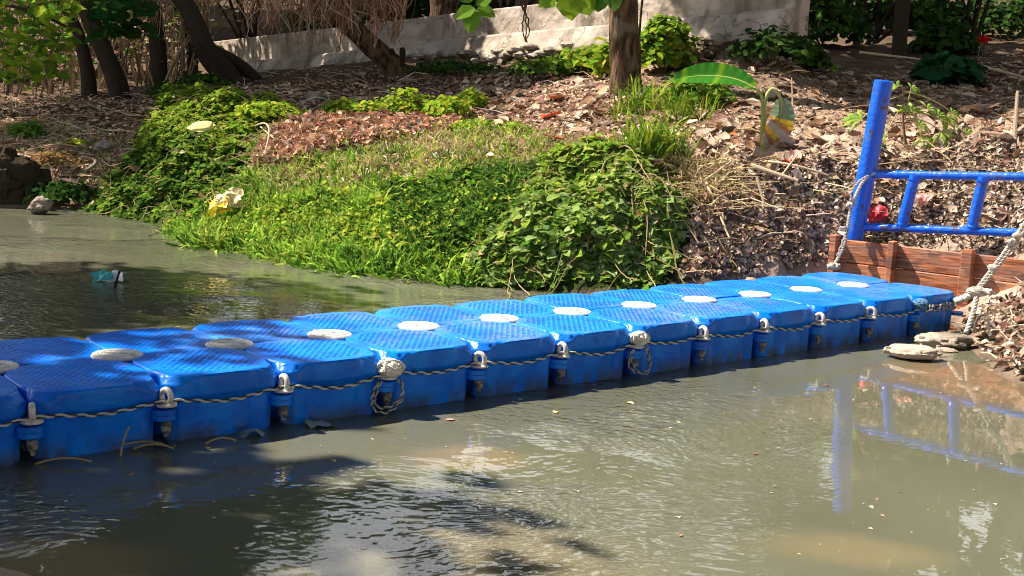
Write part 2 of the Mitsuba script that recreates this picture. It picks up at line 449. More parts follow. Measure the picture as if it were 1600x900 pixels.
GZ = GZ + land * rough * 0.8 + land * mudmask * (ridg * 1.5 - 0.06)
GZ = np.where((GY < 3.6) & (GX < 2), np.minimum(GZ, 0.06 + np.clip(GZ, -2, 9)), GZ)
Hi = RegularGridInterpolator((gx, gy), GZ, bounds_error=False, fill_value=0.0)


def H(x, y):
    return Hi(np.stack([np.asarray(x, float), np.asarray(y, float)], -1)).reshape(np.shape(x))


def Hn(x, y, e=0.06):
    a = (H(x + e, y) - H(x - e, y)) / (2 * e); b = (H(x, y + e) - H(x, y - e)) / (2 * e)
    n = np.stack([-a, -b, np.ones_like(a)], -1)
    return n / np.linalg.norm(n, axis=-1, keepdims=True)


_Y = np.arange(5.0, 34.0, 0.03)


def gp(px, py):
    """Where the line of sight through this pixel of the photograph meets the ground."""
    p = EYE + ray(px, py)[None] * _Y[:, None]
    hit = np.nonzero(p[:, 2] < np.maximum(H(p[:, 0], p[:, 1]), -0.0))[0]
    k = hit[0] if len(hit) else len(_Y) - 1
    q = p[k].copy(); q[2] = H(q[0], q[1])
    return q


def poly(pts):
    return shapely.Polygon([gp(*p)[:2] for p in pts]).buffer(0)


def fill(pg, n, seed=None):
    x0, y0, x1, y1 = pg.bounds
    out = []; got = 0
    while got < n:
        q = rng.uniform((x0, y0), (x1, y1), (max(64, n * 2), 2))
        q = q[shapely.contains_xy(pg, q[:, 0], q[:, 1])]
        out.append(q); got += len(q)
    return np.vstack(out)[:n]


VINE_L = poly([(130, 328), (165, 285), (215, 235), (235, 175), (300, 152), (380, 156), (440, 172), (440, 205), (400, 235), (395, 275), (350, 325), (280, 350), (240, 345), (185, 338)])
GRASS = poly([(262, 362), (330, 330), (395, 275), (470, 262), (560, 228), (640, 215), (720, 205), (830, 215), (860, 250), (835, 300), (800, 345), (765, 395), (745, 446), (620, 430), (430, 400), (330, 384)])
VINE_R = poly([(690, 440), (745, 390), (790, 335), (850, 268), (930, 238), (1010, 240), (1060, 275), (1075, 330), (1060, 390), (1020, 446), (850, 449), (760, 448)])
inV = shapely.contains_xy(VINE_L.buffer(.1), GX, GY) | shapely.contains_xy(VINE_R.buffer(.1), GX, GY)
inG = shapely.contains_xy(GRASS.buffer(.1), GX, GY)
soft = lambda m_: gaussian_filter(m_.astype(float), 3) * (GZ > .03)
lump = (meshkit.fbm(P3 * 2.3 + 9, 3, 61) - .53) * .30 + (meshkit.fbm(P3 * 5.5 + 2, 2, 63) - .50) * .14
GZ = GZ + soft(inV) * lump + soft(inG & ~inV) * lump * .38
Hi = RegularGridInterpolator((gx, gy), GZ, bounds_error=False, fill_value=0.0)
t1 = meshkit.fbm(P3 * 1.7 + 3, 4, 31)[..., None]; t2 = meshkit.fbm(P3 * 6 + 1, 3, 37)[..., None]; t3 = meshkit.fbm(P3 * 0.5 + 1, 3, 41)[..., None]
soil = np.array([.10, .075, .055]) * (1 - t1) + np.array([.30, .215, .155]) * t1
soil = soil * (0.55 + 0.9 * t2)
dusty = np.clip((GX - 0.8) / 1.2, 0, 1)[..., None] * np.clip((13.5 - GY) / 2, 0, 1)[..., None]
soil = soil * (1 - dusty) + dusty * (np.array([.12, .085, .065]) * (1 - t2) + np.array([.54, .41, .33]) * t2) * (0.65 + .6 * t1)
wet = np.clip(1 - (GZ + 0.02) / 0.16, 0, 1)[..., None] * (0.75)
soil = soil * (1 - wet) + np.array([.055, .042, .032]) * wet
soil = np.where(inV[..., None], np.array([.030, .045, .014]) * (0.6 + t2), soil)
soil = np.where(inG[..., None], soil * .35 + np.array([.05, .065, .02]) * t1 * 1.2, soil)
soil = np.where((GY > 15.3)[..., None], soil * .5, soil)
hollow_dark = soft(shapely.contains_xy(poly([(1062, 300), (1110, 300), (1130, 360), (1110, 440), (1040, 445), (1060, 390)]), GX, GY))[..., None]
soil = soil * (1 - .8 * hollow_dark)  # darkness of the hollow beside the vine mound put into the soil colour
sand = ((GY < 3.6) & (GX < 1) & (GZ > -0.05))[..., None]
soil = np.where(sand, np.array([.36, .26, .20]) * (.7 + .6 * t2), soil)
ni, nj = GX.shape
i, j = np.meshgrid(np.arange(ni - 1), np.arange(nj - 1), indexing='ij')
q = np.stack([i * nj + j, (i + 1) * nj + j, (i + 1) * nj + j + 1, i * nj + j + 1], -1).reshape(-1, 4)
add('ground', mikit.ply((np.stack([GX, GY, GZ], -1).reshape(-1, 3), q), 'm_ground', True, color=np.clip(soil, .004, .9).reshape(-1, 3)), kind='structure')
Vw = np.array([[-60, -6, 0], [8, -6, 0], [8, 22, 0], [-60, 22, 0.0]])
add('river_water', mikit.ply((Vw, np.array([[0, 1, 2], [0, 2, 3]])), 'm_water', True, uv=Vw[:, :2].copy()), kind='structure')

# ------------------------------------------------------------------ retaining wall
wl, wr = at(225, 130, WALLF(225)), at(1240, 60, WALLF(1240))
wd = (wr - wl) * np.array([1, 1, 0]); WL = np.linalg.norm(wd); wd /= WL
wn = np.array([wd[1], -wd[0], 0])      # faces the river
wall = root('retaining_wall', 'pale rendered concrete wall with a sloping plinth at the top of the bank', 'wall')


def wall_px(px, py):
    """distance along the wall and height of the point seen at this pixel."""
    Y = WALLF(px); p = at(px, py, Y)
    return (p - wl) @ wd, p[2]


top = [wall_px(*a) for a in [(225, 79), (340, 64), (460, 50), (568, 38), (718, 19), (820, 8), (960, -8), (1067, -20), (1235, -40)]]
led = [wall_px(*a) for a in [(225, 116), (340, 102), (460, 90), (596, 76), (728, 60), (870, 47), (960, 40), (1067, 30), (1235, 14)]]
bas = [wall_px(*a) for a in [(225, 134), (340, 124), (460, 112), (580, 97), (708, 88), (812, 78), (960, 68), (1100, 57), (1235, 46)]]
S = np.linspace(0, WL, 70)
ft = lambda L: np.interp(S, [a[0] for a in L], [a[1] for a in L])
zt, zl, zb = ft(top), ft(led), ft(bas)
wob = (meshkit.fbm(np.stack([S * 2, S * 0, S * 0], 1), 3, 2) - .5) * .06


def strip(profile):
    """profile: list of (offset towards the river, z along S); closed loop swept along the wall."""
    k = len(profile)
    V = np.stack([np.stack([wl[0] + wd[0] * S + wn[0] * o, wl[1] + wd[1] * S + wn[1] * o, z], -1) for o, z in profile], 1)
    F = []
    for a in range(len(S) - 1):
        for b in range(k):
            c = (b + 1) % k
            F.append([a * k + b, (a + 1) * k + b, (a + 1) * k + c]); F.append([a * k + b, (a + 1) * k + c, a * k + c])
    for a, s in ((0, 1), (len(S) - 1, -1)):
        for b in range(1, k - 1):
            F.append([a * k, a * k + b, a * k + b + 1][::s])
    return V.reshape(-1, 3), np.array(F)


add(wall + '__panel', ply(strip([(0.0, zl - .3), (0.0, zt - .02), (-.03, zt), (-.22, zt), (-.25, zt - .03), (-.25, zl - .3)]), 'm_concrete'))
add(wall + '__plinth', ply(strip([(0.30, zb - .05 + wob), (0.17 + wob * .3, zl - .03), (0.12, zl + wob * .3), (0.004, zl + .02), (0.004, zb - .6), (0.34, zb - .6)]), 'm_concrete'))
sr = np.random.default_rng(5)
for k in range(64):
    s = WL * (0.60 + 0.39 * (k + sr.uniform(-.4, .4)) / 64)
    zz = np.interp(s, S, zb)
    sz = sr.uniform(.06, .13)
    o = wl + wd * s + wn * sr.uniform(.22, .42)
    lo = H(o[0], o[1])
    z = lo + sr.uniform(.0, max(.05, zz - lo))
    m = rock(sz * 1.5, sz * .9, sz * .5, k, 2, .5)
    add(wall + '__stone', ply(xf(m, frame([o[0], o[1], z], wd + wn * sr.uniform(-.4, .4))), 'm_stone', 40))

# ------------------------------------------------------------------ floating dock
DTH, ZT = 0.6816, 0.256
DD = np.array([math.cos(DTH), math.sin(DTH), 0]); DN = np.array([math.sin(DTH), -math.cos(DTH), 0])
D0 = np.array([0.3323, 6.4771, ZT])
NCELL = range(-2, 12)


def pin(n):
    return D0 + DD * (0.5 * n - 3.0)


def cube_mesh(detail=True):
    a = 0.2494; N = 160
    th = (np.arange(N) + .5) / N * 2 * np.pi
    c, s = np.cos(th), np.sin(th)
    p = 9.0
    r = a / (np.abs(c) ** p + np.abs(s) ** p) ** (1 / p)
    ch = (2 * a - 0.052) / (np.abs(c) + np.abs(s))
    k = 60.0
    r = -np.log(np.exp(-k * r * 10) + np.exp(-k * ch * 10)) / (k * 10)
    x0, y0 = r * c, r * s
    sd = np.where(np.abs(c) > np.abs(s), y0, x0) / a            # along the side, -1..1
    q = np.abs(sd)
    bump = np.exp(-((q - 0.0) / .33) ** 2)                      # middle of each side stands proud
    dip = np.exp(-((q - .58) / .11) ** 2)
    corner = np.clip((q - .60) / .16, 0, 1); corner = corner * corner * (3 - 2 * corner)

    def loop(ins, z, drop=0.0, w=1.0):
        rr = r - ins + w * (-.015 * dip - .0005 * (1 - bump))
        return np.stack([rr * c, rr * s, z - drop * corner], 1)
    L = [loop(.012 + .010 * dip + .024 * corner - .004 * bump, 0.0, .000),
         loop(.0075 + .008 * dip + .018 * corner - .003 * bump, -.0015, .006),
         loop(.003 + .004 * dip + .014 * corner, -.006, .016), loop(.0008 + .004 * corner, -.013, .018), loop(0, -.030, .010),
         loop(0, -.075, .0), loop(.004, -.088), loop(.016, -.098), loop(.022, -.12, 0, .5),
         loop(.028 + .012 * dip, -.30, 0, .3), loop(.034 + .012 * dip, -.385, 0, .3), loop(.06, -.40, 0, 0)]
    V = np.vstack(L + [[[0, 0, 0.0]], [[0, 0, -.40]]])
    F = []
    n = len(L); kk = np.arange(N)
    for i_ in range(n - 1):
        A, B = i_ * N, (i_ + 1) * N
        F += [np.stack([A + kk, B + kk, B + (kk + 1) % N], 1), np.stack([A + kk, B + (kk + 1) % N, A + (kk + 1) % N], 1)]
    F.append(np.stack([kk * 0 + n * N, kk, (kk + 1) % N], 1))
    F.append(np.stack([kk * 0 + n * N + 1, (n - 1) * N + (kk + 1) % N, (n - 1) * N + kk], 1))
    return V, np.vstack(F)


def tread_mesh():
    parts = []
    for i_ in range(-10, 11):
        for j_ in range(-6, 7):
            x = j_ * 0.0335 + (0.01675 if i_ % 2 else 0); y = i_ * 0.0205
            if abs(x) > .196 or abs(y) > .200 or abs(x) + abs(y) > .325:
                continue
            l, w, h = .0115, .0050, .0016
            v = np.array([[-l, -w, -.001], [l, -w, -.001], [l, w, -.001], [-l, w, -.001], [-l * .75, -w * .55, h], [l * .75, -w * .55, h], [l * .75, w * .55, h], [-l * .75, w * .55, h]])
            f = np.array([[4, 5, 6], [4, 6, 7], [0, 1, 5], [0, 5, 4], [1, 2, 6], [1, 6, 5], [2, 3, 7], [2, 7, 6], [3, 0, 4], [3, 4, 7]])
            parts.append((v + [x, y, 0], f))
    return cat_mesh(parts)


dock = root('floating_dock', 'blue modular plastic floating dock two cubes wide reaching the right bank', 'floating dock')
cube_ply = ply(cube_mesh(), 'm_blue', 50)
tread_ply = ply(tread_mesh(), 'm_blue_tread')
lugm = trimesh.creation.cylinder(radius=.046, height=.020, sections=28)
lug_ply = mikit.ply(lugm, 'm_blue', 30)


def rev(prof, n=40):
    m = trimesh.creation.revolve(np.array(prof), sections=n)
    return np.array(m.vertices), np.array(m.faces)


pin_parts = [rev([(0, .000), (.070, .000), (.076, .004), (.080, .004), (.084, .001), (.094, .0015), (.100, -.001), (.104, -.006), (.104, -.014), (0, -.014)])]
for k in (0, 3):
    b = box(.050, .010, .005, (.034, 0, .001), .002)
    pin_parts.append(xf(b, np.array(T4().rotate([0, 0, 1], 60 * k).matrix)))
for r_ in (.066,):
    t = np.linspace(0, 2 * np.pi, 33)
    pin_parts.append(tube(np.stack([r_ * np.cos(t), r_ * np.sin(t), t * 0 + .0005], 1), .0024, 5, False))
pin_ply = ply(cat_mesh(pin_parts), 'm_grey', 35)
t = np.linspace(0, 2 * np.pi, 29)
ring_m = cat_mesh([tube(np.stack([t * 0, .027 * np.cos(t), .030 + .028 * np.sin(t)], 1), .0115, 10, False), rev([(0, .012), (.030, .010), (.040, .002), (.040, -.004), (0, -.004)], 24)])
ring_ply = ply(ring_m, 'm_grey', 40)
nut_ply = ply(cat_mesh([rev([(0, 0), (.018, 0), (.020, -.004), (.020, -.035), (.015, -.042), (0, -.042)], 12), rev([(0, -.04), (.010, -.04), (.010, -.06), (0, -.06)], 10)]), 'm_nut', 30)
cr = np.random.default_rng(3)
for k in NCELL:
    for side in (1, -1):
        o = pin(k) + DD * .25 + DN * .25 * side
        o[2] += cr.uniform(-.003, .003)
        M = frame(o, DD + DN * cr.uniform(-.008, .008), np.array([cr.uniform(-.006, .006), cr.uniform(-.006, .006), 1]))
        c = add(dock + '__float_cube', {**cube_ply, 'to_world': T4(M)})
        add(c + '__tread', {**tread_ply, 'to_world': T4(M)}, kind='stuff')
        if side == 1:
            for e, dz in ((-1, -.128), (1, -.150)):
                p = pin(k + (e > 0)) + DN * .470 + np.array([0, 0, dz])
                Ml = frame(p, DD)
                add(c + '__lug', {**lug_ply, 'to_world': T4(Ml)})
for k in range(-2, 12):
    p = pin(k) + np.array([0, 0, .006])
    add(dock + '__connector_pin', {**pin_ply, 'to_world': T4(frame(p, DD + DN * cr.uniform(-1, 1), np.array([cr.uniform(-.02, .02), cr.uniform(-.02, .02), 1])))})
RZ = -.098
for k in range(-2, 12):
    p = pin(k) + DN * .496 + np.array([0, 0, RZ])
    if k < 11:
        add(dock + '__mooring_ring', {**ring_ply, 'to_world': T4(frame(p, DD + DN * cr.uniform(-.35, .25)))})
    add(dock + '__side_bolt', {**nut_ply, 'to_world': T4(frame(p + [0, 0, -.066], DD))})

# rope through the rings: a light and a dark strand laid together
def twist(path, r, pitch, nstr=2, cols=None, sides=6, step=None):
    d = np.r_[0, np.cumsum(np.linalg.norm(np.diff(path, axis=0), axis=1))]
    n = int(d[-1] / (step or r * 1.3)) + 2
    s = np.linspace(0, d[-1], n)
    P = np.stack([np.interp(s, d, path[:, k]) for k in range(3)], 1)
    tg = np.gradient(P, axis=0); tg /= np.linalg.norm(tg, axis=1, keepdims=True)
    a = np.cross(tg, [0, 0, 1.0] if abs(tg[:, 2]).mean() < .8 else [0, 1.0, 0]); a /= np.linalg.norm(a, axis=1, keepdims=True)
    b = np.cross(tg, a)
    out = []
    for i_ in range(nstr):
        ph = 2 * np.pi * (s / pitch + i_ / nstr)
        Q = P + r * (np.cos(ph)[:, None] * a + np.sin(ph)[:, None] * b)
        m = tube(Q, r * (1.1 if nstr == 2 and i_ == 0 else .95 if nstr > 2 else .62), sides)
        out.append(colored(m, cols[i_ % len(cols)]))
    return out


WHITE, BLACK, PALE = (.50, .48, .45), (.05, .05, .05), (.48, .45, .41)
pts = []
for k in range(-2, 12):
    p = pin(k) + DN * (.512) + np.array([0, 0, RZ + .016])
    pts.append(p)
    if k < 11:
        pts.append((p + pin(k + 1) + DN * .512 + np.array([0, 0, RZ + .016])) / 2 + np.array([0, 0, -.016 - .006 * (k % 3)]) + DN * .012)
end = pin(12) + DN * .50 + np.array([0, 0, RZ + .03])
pts += [pin(11.55) + DN * .515 + np.array([0, 0, RZ + .03]), end]
rp = spline(pts, 500)
drope = root('dock_rope', 'thin black and white rope strung through the rings along the front of the blue dock', 'rope')
st = twist(rp, .0042, .075, 2, [WHITE, BLACK])
for m in st:
    add(drope + '__strand', ply(m, 'm_rope', True))


def bundle(center, size, n, seed, col, r=.008, axis=None):
    """A knot: loops of rope wound about a centre."""
    g = np.random.default_rng(seed); out = []
    for _ in range(n):
        u = g.normal(size=3); u /= np.linalg.norm(u); v = np.cross(u, g.normal(size=3)); v /= np.linalg.norm(v)
        t_ = np.linspace(0, 2 * np.pi * g.uniform(.7, 1.1), 18)
        q_ = (np.cos(t_)[:, None] * u + np.sin(t_)[:, None] * v) * np.asarray(size) * g.uniform(.7, 1.1) + center
        out.append(colored(tube(q_, r * g.uniform(.85, 1.15), 6), np.array(col) * g.uniform(.8, 1.15)))
    return cat_mesh(out)


def dangle(p, w, h, seed):
    """loops of a black and white cord hanging from a knot."""
    g = np.random.default_rng(seed); out = []
    for _ in range(2):
        a = p + DD * g.uniform(-w, -w * .3); b = p + DD * g.uniform(w * .3, w)
        path = spline([a, a * .7 + b * .3 + [0, 0, -h * g.uniform(.6, 1)], a * .3 + b * .7 + [0, 0, -h * g.uniform(.6, 1)] + DN * .01, b], 40)
        out += twist(path + DN * .012 + g.normal(0, .0035, path.shape).cumsum(0) * .25, .0036, .045, 2, [(.42, .41, .39), (.10, .10, .11)], 5)
    return cat_mesh(out)


for k, (w, h) in {3: (.07, .15), 6: (.06, .17)}.items():
    p = pin(k) + DN * .515 + np.array([0, 0, RZ + .045])
    add(drope + '__knot', ply(bundle(p, np.array([.045, .035, .030]) * (1.2 if k == 3 else 1.0), 24, k, (.62, .60, .57), .0075), 'm_rope', True), 'bulky white wrapped knot')
    add(drope + '__tail', ply(dangle(p - [0, 0, .05], w, h, k), 'm_rope', True))
p = pin(11) + DN * .515 + np.array([0, 0, RZ + .05])
add(drope + '__knot', ply(bundle(p, np.array([.045, .035, .03]), 16, 9, (.10, .22, .38), .0065), 'm_rope', True), 'bluish knot near the dock end')
add(drope + '__tail', ply(cat_mesh([dangle(p + DD * (.07 + .09 * k_) - [0, 0, .01], .05, .045, 20 + k_) for k_ in range(4)]), 'm_rope', True))

# ------------------------------------------------------------------ timber board and blue railing at the dock's landward end
bl, br = at(1306, 374, 9.10), at(1600, 404, 8.28)
bd = br - bl; bd[2] = 0; bd /= np.linalg.norm(bd); bn = np.array([bd[1], -bd[0], 0])
BZ0 = min(bl[2], br[2])
board = root('timber_bulkhead', 'red-brown timber boards with upright ribs set on edge behind the dock end', 'timber wall')
BL = 2.3; H1, H2 = .165, .20


def bput(L, h, th, s, off, z, name, bev=.006, lean=0.0):
    m = box(L, th, h, (0, 0, 0), bev)
    M = frame(bl + bd * s - bn * 0 + bn * off + np.array([0, 0, z - bl[2]]), bd, np.array([0, 0, 1.0]) + bn * lean)
    return add(board + '__' + name, ply(xf(m, M), 'm_wood', 20))


ztop = (bl[2] + br[2]) / 2
bput(BL, H1, .035, BL / 2 + .03, 0, ztop - H1 / 2, 'plank')
bput(BL, H2, .040, BL / 2 + .03, .008, ztop - H1 - H2 / 2 - .004, 'plank')
bput(BL, .12, .040, BL / 2 + .03, .012, ztop - H1 - H2 - .068, 'plank')
for s, w_ in ((.02, .05), (.46, .042), (1.0, .075), (1.55, .05), (2.1, .05)):
    bput(w_, H1 + H2 + .05, .085, s, .062, ztop - (H1 + H2) / 2 + .008, 'rib', .004)

rail = root('blue_railing', 'blue painted tubular steel railing leaning behind the timber boards', 'railing')


def yplane(px):      # the railing's plane, just behind the boards
    lo_, hi_ = 5.0, 15.0
    for _ in range(40):
        m_ = (lo_ + hi_) / 2
        p_ = at(px, 300, m_)
        if (p_ - bl) @ bn + .075 > 0:
            lo_ = m_
        else:
            hi_ = m_
    return lo_


def rpt(px, py):
    return at(px, py, yplane(px))


pb, ptop = rpt(1330, 400), rpt(1381, 126)
pm_ = tube([pb + (pb - ptop) * .12, pb, ptop - (ptop - pb) * .01, ptop], [.068, .068, .068, .065], 28)
add(rail + '__post', ply(pm_, 'm_paint', 40))
sh = bd * 1.40 + np.array([0, 0, -.04])
add(rail + '__post', ply((pm_[0] + sh, pm_[1]), 'm_paint', 40))
r0, r1 = rpt(1350, 272), rpt(1600, 276)
s0, s1 = rpt(1338, 354), rpt(1600, 364)
ext = lambda a, b, L: a + (b - a) / np.linalg.norm((b - a) * [1, 1, 0]) * L
add(rail + '__top_rail', ply(tube([r0, (r0 + ext(r0, r1, 1.5)) / 2, ext(r0, r1, 1.5)], .029, 18), 'm_paint', 40))
add(rail + '__bottom_rail', ply(tube([s0, (s0 + ext(s0, s1, 1.5)) / 2, ext(s0, s1, 1.5)], .029, 18), 'm_paint', 40))
for a, b in (((1408, 356), (1430, 274)), ((1518, 360), (1537, 276))):
    add(rail + '__baluster', ply(tube([rpt(*a), rpt((a[0] + b[0]) / 2, (a[1] + b[1]) / 2), rpt(*b)], .040, 18), 'm_paint', 40))
for a, b in (((1408, 356), (1430, 274)), ((1518, 360), (1537, 276))):
    A_, B_ = rpt(*a), rpt(*b); u_ = (B_ - A_) / np.linalg.norm(B_ - A_)
    for q_, s_ in ((A_ + u_ * .028, 1), (B_ - u_ * .028, -1)):
        add(rail + '__weld_bead', ply(tube([q_, q_ + u_ * .006 * s_, q_ + u_ * .014 * s_], [.047, .046, .041], 18, True, .25, len(scene)), 'm_paint', 50))
for a in ((1402, 273), (1410, 356)):
    q_ = rpt(*a)
    add(rail + '__weld_collar', ply(tube([q_ - bd * .02, q_, q_ + bd * .02], [.031, .034, .031], 18), 'm_paint', 40))

# ropes tied to the railing
rope1 = root('tie_rope', 'pale rope tied to the left blue post and running down to the dock end', 'rope')
y_ = yplane(1340) - .10
path = spline([at(1368, 270, y_), at(1352, 280, y_), at(1340, 300, y_ - .02), at(1330, 325, y_ - .03), at(1325, 350, y_ - .05), at(1321, 375, y_ - .07), at(1314, 395, y_ - .09), at(1305, 411, y_ - .12)], 60)
for m in twist(path, .0072, .065, 3, [PALE, (.50, .47, .43), PALE]):
    add(rope1 + '__strand', ply(m, 'm_rope', True))
path2 = spline([at(1358, 275, y_ - .03), at(1338, 288, y_ - .05), at(1331, 300, y_ - .04), at(1330, 318, y_ - .02), at(1327, 340, y_ - .02), at(1319, 372, y_ - .1), at(1308, 400, y_ - .12)], 50)
for m in twist(path2, .0052, .055, 2, [PALE, (.45, .43, .40)]):
    add(rope1 + '__strand', ply(m, 'm_rope', True))
for a in ((1327, 321), (1318, 357)):
    add(rope1 + '__knot', ply(bundle(at(*a, y_ - .05), np.array([.024, .018, .016]), 7, a[0], PALE, .007), 'm_rope', True))
add(rope1 + '__knot', ply(bundle(at(1303, 416, y_ - .14), np.array([.045, .035, .02]), 10, 4, PALE, .008), 'm_rope', True))

rope2 = root('mooring_rope', 'thick pale mooring rope slanting from the right railing post to the dock corner', 'rope')
A, B, C = at(1625, 318, 7.85), at(1528, 452, 7.70), at(1510, 520, 7.45)
for off, nst in ((np.array([.018, 0, .01]), 3), (np.array([-.018, 0, -.008]), 3)):
    for m in twist(spline([A + off, (A + B) / 2 + off + [0, 0, -.02], B + off * .6], 50), .0075, .075, 3, [PALE, (.40, .38, .35), (.50, .48, .44)]):
        add(rope2 + '__strand', ply(m, 'm_rope', True))
for m in twist(spline([B, (B + C) / 2 + [.01, 0, .01], C], 40), .0095, .085, 3, [PALE, (.40, .38, .35), (.50, .48, .44)]):
    add(rope2 + '__strand', ply(m, 'm_rope', True))
add(rope2 + '__knot', ply(bundle(at(1527, 456, 7.68), np.array([.06, .038, .024]), 22, 2, (.46, .43, .39), .0085), 'm_rope', True), 'bulky knot by the dock corner')
for a, y2 in (((1552, 418), 7.70), ((1580, 378), 7.76), ((1590, 368), 7.78)):
    add(rope2 + '__knot', ply(bundle(at(*a, y2), np.array([.032, .022, .016]), 8, a[0], PALE, .008), 'm_rope', True))
q_ = at(1512, 458, 7.72)
add(rope2 + '__tail', ply(cat_mesh(twist(spline([at(1527, 456, 7.68), at(1515, 462, 7.74), pin(12) + DN * .42 + [0, 0, -.08]], 20), .014, .08, 3, [PALE, (.5, .48, .45)]) + twist(spline([at(1527, 456, 7.68), at(1540, 455, 7.66), at(1550, 458, 7.62)], 14), .013, .08, 3, [PALE])), 'm_rope', True))
tl = root('rubber_strap', 'dark looped rubber strap sticking out of the mud below the mooring rope', 'strap')
sp_pts = spline([at(1522, 520, 7.40), at(1526, 500, 7.42), at(1534, 492, 7.42), at(1541, 493, 7.40), at(1545, 508, 7.36), at(1548, 528, 7.3), at(1558, 541, 7.2), at(1566, 546, 7.1)], 40)
w2 = np.gradient(sp_pts, axis=0); sdv = np.cross(w2, [0.3, 1, 0.0]); sdv /= np.linalg.norm(sdv, axis=1, keepdims=True)
quad = []
for o_, t_ in ((-.020, -.005), (.020, -.005), (.020, .005), (-.020, .005)):
    quad.append(sp_pts + np.array([0.25, .97, 0]) * o_ + sdv * t_)
V = np.stack(quad, 1).reshape(-1, 3); F = []
for a in range(len(sp_pts) - 1):
    for b in range(4):
        c = (b + 1) % 4
        F += [[a * 4 + b, a * 4 + c, a * 4 + 4 + c], [a * 4 + b, a * 4 + 4 + c, a * 4 + 4 + b]]
scene['m_rubber'] = two({'type': 'principled', 'base_color': rgb(.06, .055, .05), 'roughness': .55})
add(tl + '__loop', ply((V, np.array(F)), 'm_rubber', 40))

# rocks by the right shore
o = at_z(1426, 552, .03)
m = rock(.150, .11, .045, 12, 4, .10); v = m[0]; v[:, 2] = np.clip(v[:, 2], -.05, .028)
scene['m_slab'] = two({'type': 'bumpmap', 'tex': proc(lambda p, n, uv: pfbm(p.x * 30, p.y * 30, p.z * 30, 3), .004), 'scale': .008, 'b': {'type': 'diffuse', 'reflectance': rgb(.44, .36, .30)}})
add('flat_stone', ply(xf((v, m[1]), frame(o + [0, 0, .01], [1, -.1, 0])), 'm_slab', 40), 'flat pale round slab lying in the shallow water near the dock corner', 'stone')
o = at_z(1478, 533, .03)
add('wet_rock', ply(xf(rock(.16, .12, .06, 21, 4, .35), frame(o, [1, .1, 0])), 'm_stone', 40), 'dark wet rock in the water between flat slab and rubber strap', 'rock')
o = at_z(1478, 548, .005)
add('stone_chip', ply(xf(rock(.06, .03, .02, 31, 3, .3), frame(o, [1, -.3, 0])), 'm_slab', 40), 'small pale stone chip beside the flat slab in the shallows', 'stone')
scene['m_yellowrock'] = two({'type': 'diffuse', 'reflectance': rgb(.60, .54, .24)})
o = gp(322, 236)
m = rock(.14, .09, .035, 44, 2, .12)
add('pale_slab', ply(xf(m, frame(o + [0, -.20, .26], [1, .1, .15], [-.2, -.6, .8])), 'm_yellowrock', 30), 'pale yellowish slab half buried in the left green vine mound', 'slab')
for (px, py, s, lab) in ((120, 208, .12, 'small pale grey rock on the shaded left bank'), (92, 206, .10, 'small whitish rock farthest left on the left bank'), (165, 236, .13, 'light stone at the left edge of the vine mound'), (490, 158, .12, 'grey rock in front of the bright green weeds at back')):
    o = gp(px, py)
    add('bank_stone', ply(xf(rock(s, s * .7, s * .6, int(px), 3), frame(o + [0, 0, s * .3], [1, .2, 0])), 'm_stone', 40), lab, 'stone')
o = gp(20, 300)
add('boulder', ply(xf(rock(.38, .3, .34, 51, 4), frame(o + [0, -.1, .1], [1, .2, 0])), 'm_bark_dark', 40), 'large dark boulder at the water edge on the far left', 'boulder')
for (px, py, s, lab) in ((63, 322, .12, 'leaning pale stone at the waterline below the left roots'), (118, 312, .16, 'rounded grey stone at the waterline left of the vines')):
    o = at_z(px, py, .08)
    add('shore_stone', ply(xf(rock(s, s * .8, s * .7, int(px), 3), frame(o, [1, .4, .3])), 'm_stone', 40), lab, 'stone')
# ------------------------------------------------------------------ low green cover on the bank
L4, L8, BL_ = tmpl_leaf4(), tmpl_leaf8(), tmpl_blade()
G_BRIGHT = [(.30, .40, .035), (.24, .37, .03), (.38, .40, .05), (.17, .32, .03)]
G_MID = [(.11, .22, .028), (.08, .18, .025), (.16, .26, .035), (.20, .29, .035)]
G_DARK = [(.035, .085, .018), (.05, .11, .02), (.03, .07, .02)]
DRY = [(.42, .29, .21), (.34, .22, .15), (.52, .40, .31), (.24, .14, .10), (.48, .35, .29), (.60, .49, .41), (.15, .10, .07)]
STRAW = [(.45, .36, .20), (.38, .29, .16), (.52, .44, .28), (.30, .24, .13)]


def vine_cover(name, pg, n, size, thick, cols, label, up=.75):
    xy = fill(pg, n)
    q3 = np.stack([xy[:, 0], xy[:, 1], 0 * xy[:, 0]], 1)
    th = thick * np.clip((meshkit.fbm(q3 * 3.4, 4, 17) - .36) * 3.4, .04, 1.5)
    d = np.array([pg.exterior.distance(shapely.Point(*p)) for p in xy[:1]])
    edge = np.clip(shapely.distance(shapely.points(xy), pg.exterior) / .25, .15, 1)
    nn = Hn(xy[:, 0], xy[:, 1], .12)
    w = rng.uniform(.25, 1, n) ** .5
    P = np.stack([xy[:, 0], xy[:, 1], np.maximum(H(xy[:, 0], xy[:, 1]), -.02)], 1) + nn * (th * edge * w)[:, None]
    N = nn * .8 + np.array([0, 0, .5]) + rng.normal(0, up * .62, (n, 3))
    c1 = palette(cols, n)
    yel = np.clip((meshkit.fbm(q3 * 1.3 + 5, 3, 23) - .52) * 3 + (P[:, 2] - .68) * 2.2, 0, 1)[:, None] * rng.uniform(0, 1, (n, 1))  # random yellow patches, plus sunlit tops painted into the leaf colour by height
    c = c1 * (1 - yel) + palette(G_BRIGHT, n) * yel
    dead = (rng.uniform(0, 1, n) < .05)[:, None]
    c = np.where(dead, palette(STRAW + [(.25, .17, .08)], n), c)
    add(name, ply(scatter(L8, P, N, rng.uniform(0, 6.28, n), size * np.clip(rng.lognormal(-.08, .36, n), .35, 1.9), c), 'm_leaf'), label, 'vines', kind='stuff')


